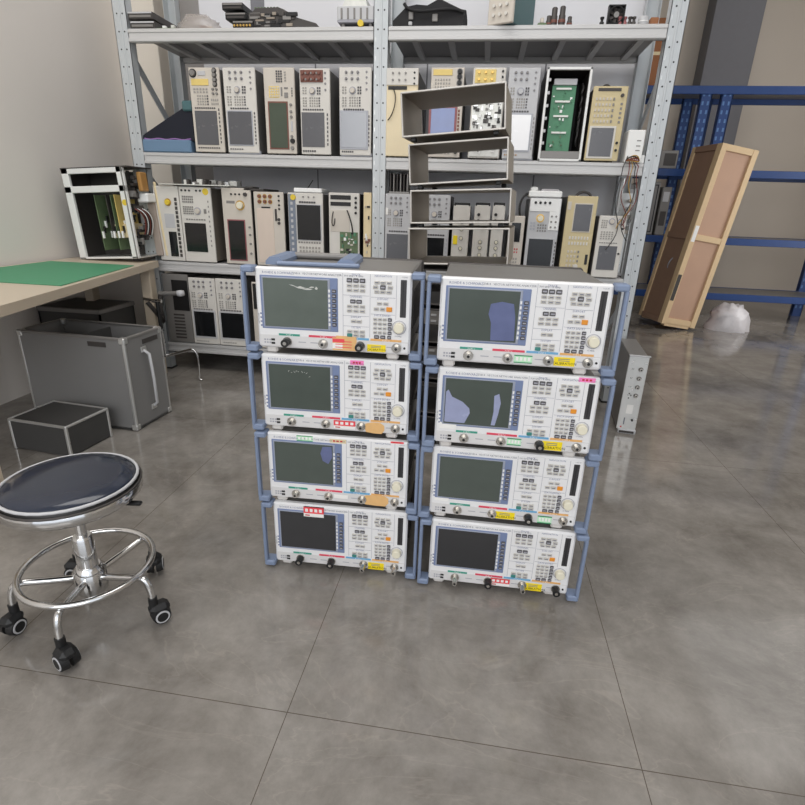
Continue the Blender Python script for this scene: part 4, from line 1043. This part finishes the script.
# ------------------------------------------------------------------ desk with opened chassis at the left
dk = thing('workbench', 'beige workbench along the left wall with a green mat on it', 'workbench', (0, 0, 0))
zd = .745
a, b = onz(101, 277, zd), onz(157, 261, zd)
dirv = (b - a).normalized(); far = b + dirv * .02; near = a - dirv * 1.1
q = MB()
top = [(-2.6, far.y), (far.x, far.y), (near.x, near.y), (-2.6, near.y)]
vs = [(x, y, zd) for x, y in top] + [(x, y, zd - .04) for x, y in top]
q.add(vs, [(3, 2, 1, 0), (4, 5, 6, 7)] + [(k, (k + 1) % 4, (k + 1) % 4 + 4, k + 4) for k in range(4)], 'desk_beige').build('worktop', dk)
for tt, nm in ((.03, 'leg'), (1.75, 'leg')):
    c = far - dirv * tt * 1.0
    M = Matrix.Translation((c.x, c.y, 0)) @ Matrix.Rotation(math.atan2(dirv.y, dirv.x), 4, 'Z')
    MB().box(-.09, .0, .02, .08, 0, zd - .04, 'desk_beige', .004, M).build('leg', dk)
    MB().box(-.09, .0, .38, .43, 0, zd - .04, 'desk_beige', .004, M).build('leg', dk)
ap = MB(); c = far; M = Matrix.Translation((c.x, c.y, 0)) @ Matrix.Rotation(math.atan2(dirv.y, dirv.x), 4, 'Z')
gm = MB(); g1 = onz(134, 266, zd); g0 = g1 - dirv * .8
gm.add([(-2.55, g1.y, zd + .001), (g1.x, g1.y, zd + .001), (g0.x, g0.y, zd + .001), (-2.55, g0.y, zd + .001), (-2.55, g1.y, zd + .004), (g1.x, g1.y, zd + .004), (g0.x, g0.y, zd + .004), (-2.55, g0.y, zd + .004)],
       [(4, 7, 6, 5), (0, 1, 2, 3), (0, 4, 5, 1), (1, 5, 6, 2), (2, 6, 7, 3), (3, 7, 4, 0)], 'mat_green')
tag(gm.build('bench_mat'), 'green antistatic mat on the workbench under the opened chassis', 'mat')
p0 = onz(141, 263, zd); tp = at(118, 165, p0.y)
cw, chh, cd = .40, tp.z - zd - .03, .24
ch = thing('opened_chassis', 'opened silver framed instrument chassis full of boards and wires standing on the workbench', 'instrument chassis', (p0.x - cw - .008, p0.y, zd + .004), .0)
ch.rotation_euler = (0, -math.radians(3.2), 0)
MB().box(cw - .08, cw - .02, .05, .2, -.018, 0.002, 'case_dark', .003).build('foot', ch)
q = MB(); t = .045
q.box(cw - t, cw, 0, .02, 0, chh, 'alu_bright', .003).box(0, t, 0, .02, 0, chh, 'alu_bright', .003).box(0, cw, 0, .02, chh - .032, chh, 'alu_bright', .003).box(0, cw, .0, .02, chh - .137, chh - .1, 'alu_bright', .003).box(0, cw, 0, .02, 0, .012, 'alu_bright', .002)
q.box(cw - .012, cw - .006, -.004, 0, 0, chh, 'case_grey')
q.build('front_frame', ch)
MB().box(0, cw, .02, cd, 0, .01, 'alu', .002).box(0, .01, .02, cd, 0, chh, 'case_dark').box(0, cw, cd - .01, cd, 0, chh * .97, 'case_dark').box(0, cw + .03, .0, cd, chh - .004, chh + .002, 'case_dark').build('case', ch)
for k, (x, c) in enumerate(((.16, 'pcb_dull'), (.235, 'case_dark'), (.265, 'pcb_dull'), (.29, 'yellow_label'))):
    q = MB().box(x, x + .004, .03, .22, .05 + .1 * (k % 2), chh - .15, c)
    for j in range(8): q.box(x + .004, x + .014, .03 + .02 * j, .042 + .02 * j, .12 + .03 * (j % 4), .16 + .03 * (j % 4), 'black' if j % 2 else 'ink_white', .001)
    q.build('circuit_card', ch)
MB().box(.22, .335, .06, .2, .12, .2, 'sticker_beige', .003).build('transformer', ch)
MB().cyl((cw - t / 2, -.003, chh * .62), (cw - t / 2, 0, chh * .62), .017, 'yellow_dot', 14).build('sticker', ch)
sx = cw
q = MB()
rnd = random.Random(31)
for k in range(40):
    y = rnd.uniform(.03, cd - .08); z = rnd.uniform(.03, chh - .05)
    q.box(sx - .03, sx - .03 + rnd.uniform(.01, .05), y, y + rnd.uniform(.01, .05), z, z + rnd.uniform(.01, .05), rnd.choice(('black', 'case_dark', 'case_dark', 'case_grey', 'black')), .002)
q.build('side_parts', ch)['kind'] = 'stuff'
MB().box(sx - .02, sx + .05, .12, .21, chh * .62, chh * .72, 'ink_white', .006).build('capacitor', ch)
MB().box(sx + .012, sx + .04, .1, .17, chh * .74, chh * .95, 'orange_tape', .006).build('taped_coil', ch)
MB().box(sx - .01, sx + .035, .2, cd - .01, .0, chh * .62, 'plate_brown', .003).build('side_plate', ch)
q = MB()
for k in range(7):
    y0_ = .05 + k * .012
    q.tube(cubic((sx, y0_, chh * .55), (sx + .05, y0_ + .02, chh * .5), (sx + .03, y0_ + .06, chh * .4), (sx, y0_ + .05, chh * .25)), .004, ('wire_red', 'wire_black', 'ink_white', 'wire_black')[k % 4], 6)
q.build('wiring', ch)
MB().tube([(sx + .055, cd - .02, 0.0), (sx + .05, cd - .02, chh * .85)], .009, 'sticker_beige', 8).build('upright_rod', ch)

# things under the workbench
for loc, sz, mt, lab in (((-2.58, 2.76, 0), (.40, .32, .5), 'bin_dark', 'dark grey box under the workbench behind the flight case'),):
    m = thing('storage_box', lab, 'box', loc)
    x, y, z = sz; t = .01; q = MB()
    q.box(0, x, 0, y, 0, t, mt).box(0, t, 0, y, 0, z, mt).box(x - t, x, 0, y, 0, z, mt).box(0, x, 0, t, 0, z, mt).box(0, x, y - t, y, 0, z, mt)
    q.build('body', m)
    MB().box(-.006, x + .006, -.006, y + .006, z - .025, z, 'case_grey', .003).box(.012, x - .012, .012, y - .012, z - .03, z + .001, 'bin_dark').build('rim', m)

# grey flight case, lid off
bn = thing('flight_case', 'grey lidless flight case with metal corners and strap handle on the floor by the workbench', 'case', (-1.672, 2.245, .006), -.05)
bw, bd, bh, t = .60, .29, .478, .012
q = MB()
q.box(-bw, 0, 0, t, 0, bh, 'bin_grey').box(-bw, 0, bd - t, bd, 0, bh, 'bin_grey').box(-t, 0, 0, bd, 0, bh, 'bin_grey').box(-bw, -bw + t, 0, bd, 0, bh, 'bin_grey').box(-bw, 0, 0, bd, 0, t, 'bin_dark')
q.box(-bw + t, -t, t, bd - t, t, t + .004, 'bin_dark')
q.box(-bw / 2 - .006, -bw / 2 + .006, t, bd - t, 0.02, bh * .96, 'bin_dark')
q.build('body', bn)
q = MB()
for x, y in ((-.014, -.002), (-.014, bd - .014), (-bw - .002, -.002), (-bw - .002, bd - .014)): q.box(x, x + .016, y, y + .016, 0, bh, 'alu', .004)
for y in (-.003, bd - .012): q.box(-bw, 0, y, y + .015, bh - .012, bh + .003, 'case_grey', .003)
for x in (-.012, -bw - .003): q.box(x, x + .015, 0, bd, bh - .012, bh + .003, 'case_grey', .003)
q.build('edge_trim', bn)
for x in (-.03, -bw - .004):
    for y in (-.004, bd - .03):
        for z in (-.004, bh - .03): MB().box(x, x + .034, y, y + .034, z, z + .034, 'alu', .006).build('corner_cap', bn)
MB().tube([(.003, .13, bh * .82), (.028, .135, bh * .78), (.032, .14, bh * .5), (.028, .145, bh * .22), (.003, .15, bh * .18)], .008, 'light_grey', 8).box(0, .006, .11, .15, bh * .80, bh * .86, 'alu', .002).box(0, .006, .13, .17, bh * .14, bh * .2, 'alu', .002).build('strap_handle', bn)
MB().box(0, .004, .13, .25, bh * .885, bh * .935, 'case_dark', .001).build('latch_plate', bn)
MB().box(-.2, -.1, -.004, 0, bh * .9, bh * .95, 'case_dark', .001).build('latch_plate', bn)
m = thing('low_carton', 'small silver cornered case on the floor in front of the grey flight case', 'case', (-2.1, 1.95, 0), -.1)
MB().box(0, .32, 0, .25, 0.004, .15, 'bin_dark', .004).build('body', m)
q = MB()
for x in (-.003, .309):
    for y in (-.003, .239): q.box(x, x + .014, y, y + .014, 0, .153, 'alu', .003)
for y in (-.003, .241): q.box(0, .32, y, y + .012, .142, .154, 'alu', .003)
for x in (-.003, .311): q.box(x, x + .012, 0, .25, .142, .154, 'alu', .003)
q.build('edge_trim', m)

# ------------------------------------------------------------------ chrome swivel stools
def stool(label, loc, rz, rings=True):
    m = thing('swivel_stool', label, 'stool', loc, rz, 'chrome swivel stools')
    # seat
    MB().lathe([(.13, .378), (.158, .382), (.165, .40), (.163, .420), (.158, .428)], 'black', 36).build('seat_base', m)
    MB().tube([(.160 * math.cos(k * math.pi / 18), .160 * math.sin(k * math.pi / 18), .430) for k in range(36)], .0042, 'light_grey', 8, True).build('seat_piping', m)
    MB().lathe([(.156, .427), (.150, .436), (.12, .442), (.06, .444), (.01, .445)], 'vinyl_navy', 36).build('seat', m)
    q = MB().lathe([(.164, .386), (.1685, .392), (.1685, .408), (.166, .414)], 'metal_chrome', 36)
    q.tube([(.167 * math.cos(k * math.pi / 18), .167 * math.sin(k * math.pi / 18), .418) for k in range(36)], .0035, 'case_dark', 6, True)
    q.build('seat_band', m)
    MB().lathe([(.05, .365), (.055, .37), (.055, .386)], 'black', 20).lathe([(.014, .25), (.014, .37)], 'metal_chrome', 16).build('gas_lift', m)
    MB().lathe([(.026, .1), (.026, .255), (.022, .262)], 'metal_chrome', 20).lathe([(.04, .085), (.042, .10), (.042, .15), (.03, .165)], 'metal_chrome', 24).build('column', m)
    MB().tube([(.05, .0, .376), (.13, .02, .376), (.145, .024, .374)], [.006, .006, .006], 'black', 8).box(-.022, .022, -.008, .008, -.005, .005, 'black_rubber', .003, Matrix.Translation((.158, .026, .372)) @ Matrix.Rotation(.2, 4, 'Z')).build('height_lever', m)
    R = .165
    if rings: MB().tube([(R * math.cos(k * math.pi / 24), R * math.sin(k * math.pi / 24), .165) for k in range(48)], .0085, 'metal_chrome', 10, True).build('foot_ring', m)
    for k in range(5):
        a0 = k * 2 * math.pi / 5; M = Matrix.Rotation(a0, 3, 'Z')
        path = [Vector(p) for p in ((.036, 0, .13), (.10, 0, .140), (.15, 0, .150))] + cubic((.165, 0, .150), (.185, 0, .148), (.190, 0, .12), (.190, 0, .072), 8)
        lg = MB().tube([M @ p for p in path], .0095, 'metal_chrome', 10).build('leg', m)
        q = MB(); c = M @ Vector((.190, 0, 0)); sw = a0 + .9
        Mx = Matrix.Translation((c.x, c.y, 0)) @ Matrix.Rotation(sw, 4, 'Z') @ Matrix.Scale(1.16, 4)
        for s in (-1, 1):
            p0, p1 = Mx @ Vector((.012, s * .004, .027)), Mx @ Vector((.012, s * .020, .027))
            q.cyl(p0, p1, .026, 'black_rubber', 20, .023)
            q.cyl(Mx @ Vector((.012, s * .0195, .027)), Mx @ Vector((.012, s * .0215, .027)), .019, 'light_grey', 20)
            q.cyl(Mx @ Vector((.012, s * .021, .027)), Mx @ Vector((.012, s * .0222, .027)), .0145, 'black_rubber', 20)
        q.box(-.012, .034, -.019, .019, .03, .058, 'black_rubber', .010, Mx)
        q.cyl(Mx @ Vector((0, 0, .05)), Mx @ Vector((0, 0, .078)), .012, 'black_rubber', 14)
        q.build('castor', lg)
    return m
stool('chrome swivel stool with dark vinyl seat standing nearest the camera at the left', (-1.018, 1.075, 0), -.06)
# chrome chair frame tucked behind the flight case
m = thing('chair_frame', 'chrome and black chair frame half hidden behind the grey flight case', 'chair frame', (0, 0, 0))
Yc = 3.02
a, b, c, d = at(157, 301, Yc), at(165.6, 356, Yc), at(192, 349.5, Yc + .05), at(194, 374, Yc + .05)
MB().tube([a + Vector((0, 0, .01)), a + (b - a) * .5], .012, 'black_rubber', 10).tube([a + (b - a) * .5, b], .009, 'metal_chrome', 10).tube([a + Vector((-.03, 0, .0)), a + Vector((.03, 0, 0))], .012, 'metal_chrome', 8).build('post', m)
MB().tube([b, (b + c) / 2 + Vector((0, .01, .0)), c], .009, 'metal_chrome', 10).tube([b, b + Vector((-.12, .05, 0))], .009, 'metal_chrome', 10).tube([a, a + Vector((-.12, .05, 0))], .009, 'metal_chrome', 10).build('crossbar', m)
for nm, s0 in (('leg', c), ('leg', b + Vector((-.12, .05, 0)))):
    MB().tube(cubic(s0, s0 + Vector((.035, 0, -.005)), s0 + Vector((.04, 0, -.05)), s0 + Vector((.035, 0, -s0.z + .05))) + [s0 + Vector((.03, 0, -s0.z + .02)), s0 + Vector((.035, 0, -s0.z + .008)), s0 + Vector((.05, 0, -s0.z + .006))], .0065, 'metal_chrome', 8).build('leg', m)
q = MB(); zz = at(166, 294, Yc + .1)
q.tube([zz + Vector((-.05, 0, 0)), zz + Vector((.03, 0, .005)), zz + Vector((.09, 0, .01))], .014, 'case_grey', 10).lathe([(.002, -.02), (.022, -.016), (.025, 0), (.022, .016), (.002, .02)], 'light_grey', 14, zz + Vector((.1, 0, .01)))
q.tube([zz + Vector((-.04, 0, 0)), zz + Vector((-.05, 0, -.1)), a + Vector((-.02, .08, -.15)), a + Vector((-.1, .05, -.02))], .014, 'case_dark', 8)
q.build('armrest', m)

# ------------------------------------------------------------------ silver upright box on the floor right of the stacks
m = thing('signal_generator', 'narrow silver instrument with four connectors standing on the floor right of the right stack', 'instrument', (.803, 2.795, .0), -.10)
w_, h_ = .098, .435
MB().box(0, w_, 0, .006, .022, h_, 'alu', .002).box(-.002, w_ + .006, -.006, .012, h_ - .002, h_ + .004, 'light_grey', .002).build('front_panel', m)
MB().box(.002, w_ - .002, .006, .42, .024, h_ - .002, 'case_grey', .003).build('case', m)
for k, z in enumerate((.365, .315, .267, .22)):
    MB().cyl((.066, .001, z), (.066, -.003, z), .0125, 'case_grey', 16).cyl((.066, 0, z), (.066, -.018, z), .0085, 'metal_connector', 14).cyl((.066, -.018, z), (.066, -.019, z), .004, 'black', 10).build('connector', m)
    MB().text(('IN', 'RF', 'LO', 'OUT')[k], .011, .022, -.0006, z - .004, 'ink_black').build('printed_mark', m)
MB().box(.034, .066, -.001, .001, .115, .165, 'sticker_white').build('label_plate', m)
MB().box(.03, .036, -.001, 0, .2, .206, 'ink_black').box(.04, .046, -.001, 0, .215, .221, 'ink_black').box(.03, .036, -.001, 0, .225, .231, 'ink_black').box(.03, .036, -.001, 0, .05, .09, 'ink_grey').box(.018, .026, -.001, 0, .032, .04, 'ink_red').build('printed_mark', m)
MB().cyl((.072, 0, .08), (.072, -.008, .08), .006, 'black', 10).build('connector', m)
MB().box(.01, w_ + .004, -.006, .03, 0, .024, 'light_grey', .003).box(.016, w_ - .006, -.0065, .0, .004, .016, 'case_dark').box(.01, w_ - .01, .35, .40, 0, .026, 'case_grey', .003).build('foot', m)

# ------------------------------------------------------------------ plywood crate leaning at the right
cr = thing('plywood_crate', 'leaning plywood shipping crate with pine battens at the right edge of the view', 'crate', (2.24, 5.77, 0.0))
cr.rotation_euler = (0, math.radians(8), math.radians(14))
cw_, cdp, chh_ = .38, .46, 1.72
q = MB().box(-cw_ + .02, -.02, .02, cdp - .02, .03, chh_ - .02, 'plywood', .002)
q.box(-cw_ + .014, -cw_ + .021, .03, cdp - .03, .04, chh_ - .03, 'wood_shaded')  # left face carries its shade in the colour
q.build('plywood_panel', cr)
b = .055
for x0, x1 in ((-cw_, -cw_ + b), (-b, 0)): MB().box(x0, x1, 0, .022, .02, chh_, 'wood_pine', .002).build('batten', cr)
for z in (.03, .86, chh_ - b): MB().box(-cw_ + b, -b, 0.002, .022, z, z + b, 'wood_pine', .002).build('batten', cr)
for y0_ in (.022, cdp - b): MB().box(-cw_, -cw_ + .022, y0_, y0_ + b, .02, chh_, 'wood_pine' if y0_ > .1 else 'wood_pine', .002).build('batten', cr)
for z in (.02, .86, chh_ - b): MB().box(-cw_ - .001, -cw_ + .022, .022 + b, cdp - b, z, z + b, 'wood_shaded', .002).build('batten', cr)  # cross battens of the left side in the same shade colour
for y0_ in (.0, cdp - .08): MB().box(-cw_ + .04, -.06, y0_ + .01, y0_ + .07, 0, .03, 'wood_pine', .002).build('skid', cr)
MB().box(-cw_ + .006, -cw_ + .045, -.002, 0, .26, .52, 'case_dark', .0005).build('shipping_label', cr)['label'] = 'dark printed label'
MB().box(-cw_ + .012, -cw_ + .05, -.002, 0, .84, .99, 'ink_white', .0005).build('shipping_label', cr)['label'] = 'white label'
MB().tube(cubic((-cw_ + .012, .2, .66), (-cw_ - .02, .18, .64), (-cw_ - .02, .2, .58), (-cw_ + .012, .23, .56)), .006, 'ink_line', 6).build('rope_handle', cr)
m = tag(lump(MB(), 0, 0, 0, .2, .18, .26, 'plastic_bag', 12, rough=.16).build('plastic_bag'), 'white crumpled plastic bag on the floor right of the crate', 'plastic bag')
m.location = (2.62, 5.95, 0)

# ------------------------------------------------------------------ blue rack far right with its contents
br = thing('blue_rack', 'blue steel pallet rack standing behind the crate at the far right', 'storage rack', (0, 6.5, 0))
ZB = (.30, .90, 1.58, 2.352)
x0, x1 = 1.0, 3.9
for x in (1.04, 2.13, 2.33, 3.86):
    for y in (0, .55):
        q = MB().box(x - .055, x + .055, y, y + .012, 0, 2.35, 'rack_blue', .002).box(x - .055, x - .045, y, y + .05, 0, 2.35, 'rack_blue').box(x + .045, x + .055, y, y + .05, 0, 2.35, 'rack_blue')
        z = .1
        while z < 2.3:
            for dx in (-.025, .025): q.box(x + dx - .009, x + dx + .009, y - .001, y, z, z + .035, 'lattice_blue')
            z += .08
        q.build('post', br)
for z in ZB:
    for y in (-.02, .56): MB().box(x0, x1, y, y + .03, z - .075, z, 'rack_blue', .004).build('beam', br)
    MB().box(x0, x1, .01, .56, z - .02, z - .004, 'case_grey').build('shelf_board', br)
c0 = at(649, 86, 6.55)
m = tag(MB().box(0, .32, 0, .4, 0, .6, 'cardboard', .004).box(.0, .32, -.001, 0, .28, .31, 'sticker_beige').build('cardboard_box'), 'brown cardboard box on top of the blue rack', 'carton')
m.location = (1.42, 6.55, 2.352)
BG = 'instruments on the blue rack'
for k, (x, y, z, w, h, mt, lab) in enumerate(((1.64, 6.52, 1.58, .34, .18, 'case_grey', 'low grey instrument with brown insert on the upper blue shelf'),
                              (1.30, 6.52, .90, .2, .50, 'case_grey', 'grey upright instrument on the blue rack left of the outlined one'),
                              (1.53, 6.52, .90, .11, .52, 'case_grey', 'narrow grey instrument between two others on the blue rack'),
                              (1.66, 6.52, .90, .2, .55, 'case_grey', 'dark grey upright instrument with black outlined door on the blue rack'),
                              (1.885, 6.52, .90, .1, .5, 'case_grey', 'narrow grey instrument nearest the blue post'),
                              (1.36, 6.52, .30, .42, .20, 'case_dark', 'dark lower instrument on the bottom blue shelf'),
                              (1.36, 6.54, .50, .40, .17, 'light_grey', 'pale grey instrument with dial knobs on the bottom blue shelf'))):
    m = thing('stored_instrument', lab, 'instrument', (x, y, z), 0, BG)
    MB().box(0, w, .01, .4, 0.0, h, mt, .004).build('case', m)
    q = MB().box(.004, w - .004, 0, .01, .004, h - .004, mt, .002)
    if k == 3:
        for a0, b0, c0_, d0 in ((.02, .03, .03, h - .03), (w - .03, w - .02, .03, h - .03), (.02, w - .02, .03, .04), (.02, w - .02, h - .04, h - .03)): q.box(a0, b0, -.003, 0, c0_, d0, 'black')
        q.box(.07, .10, -.003, 0, .1, h - .1, 'light_grey')
    elif k == 0: q.box(.06, .16, -.003, 0, .03, h - .03, 'red_brown').box(.02, .05, -.003, 0, .03, h - .03, 'black').box(.2, w - .02, -.003, 0, .03, h - .03, 'case_dark')
    elif k == 6:
        for j in range(6): q.cyl((.05 + j * .06, 0, .1), (.05 + j * .06, -.01, .1), .02, 'case_grey', 12)
    else: q.box(.02, w - .02, -.002, 0, h * .7, h * .9, 'light_grey').box(.02, w - .02, -.002, 0, h * .2, h * .5, 'case_dark')
    q.build('front_panel', m)
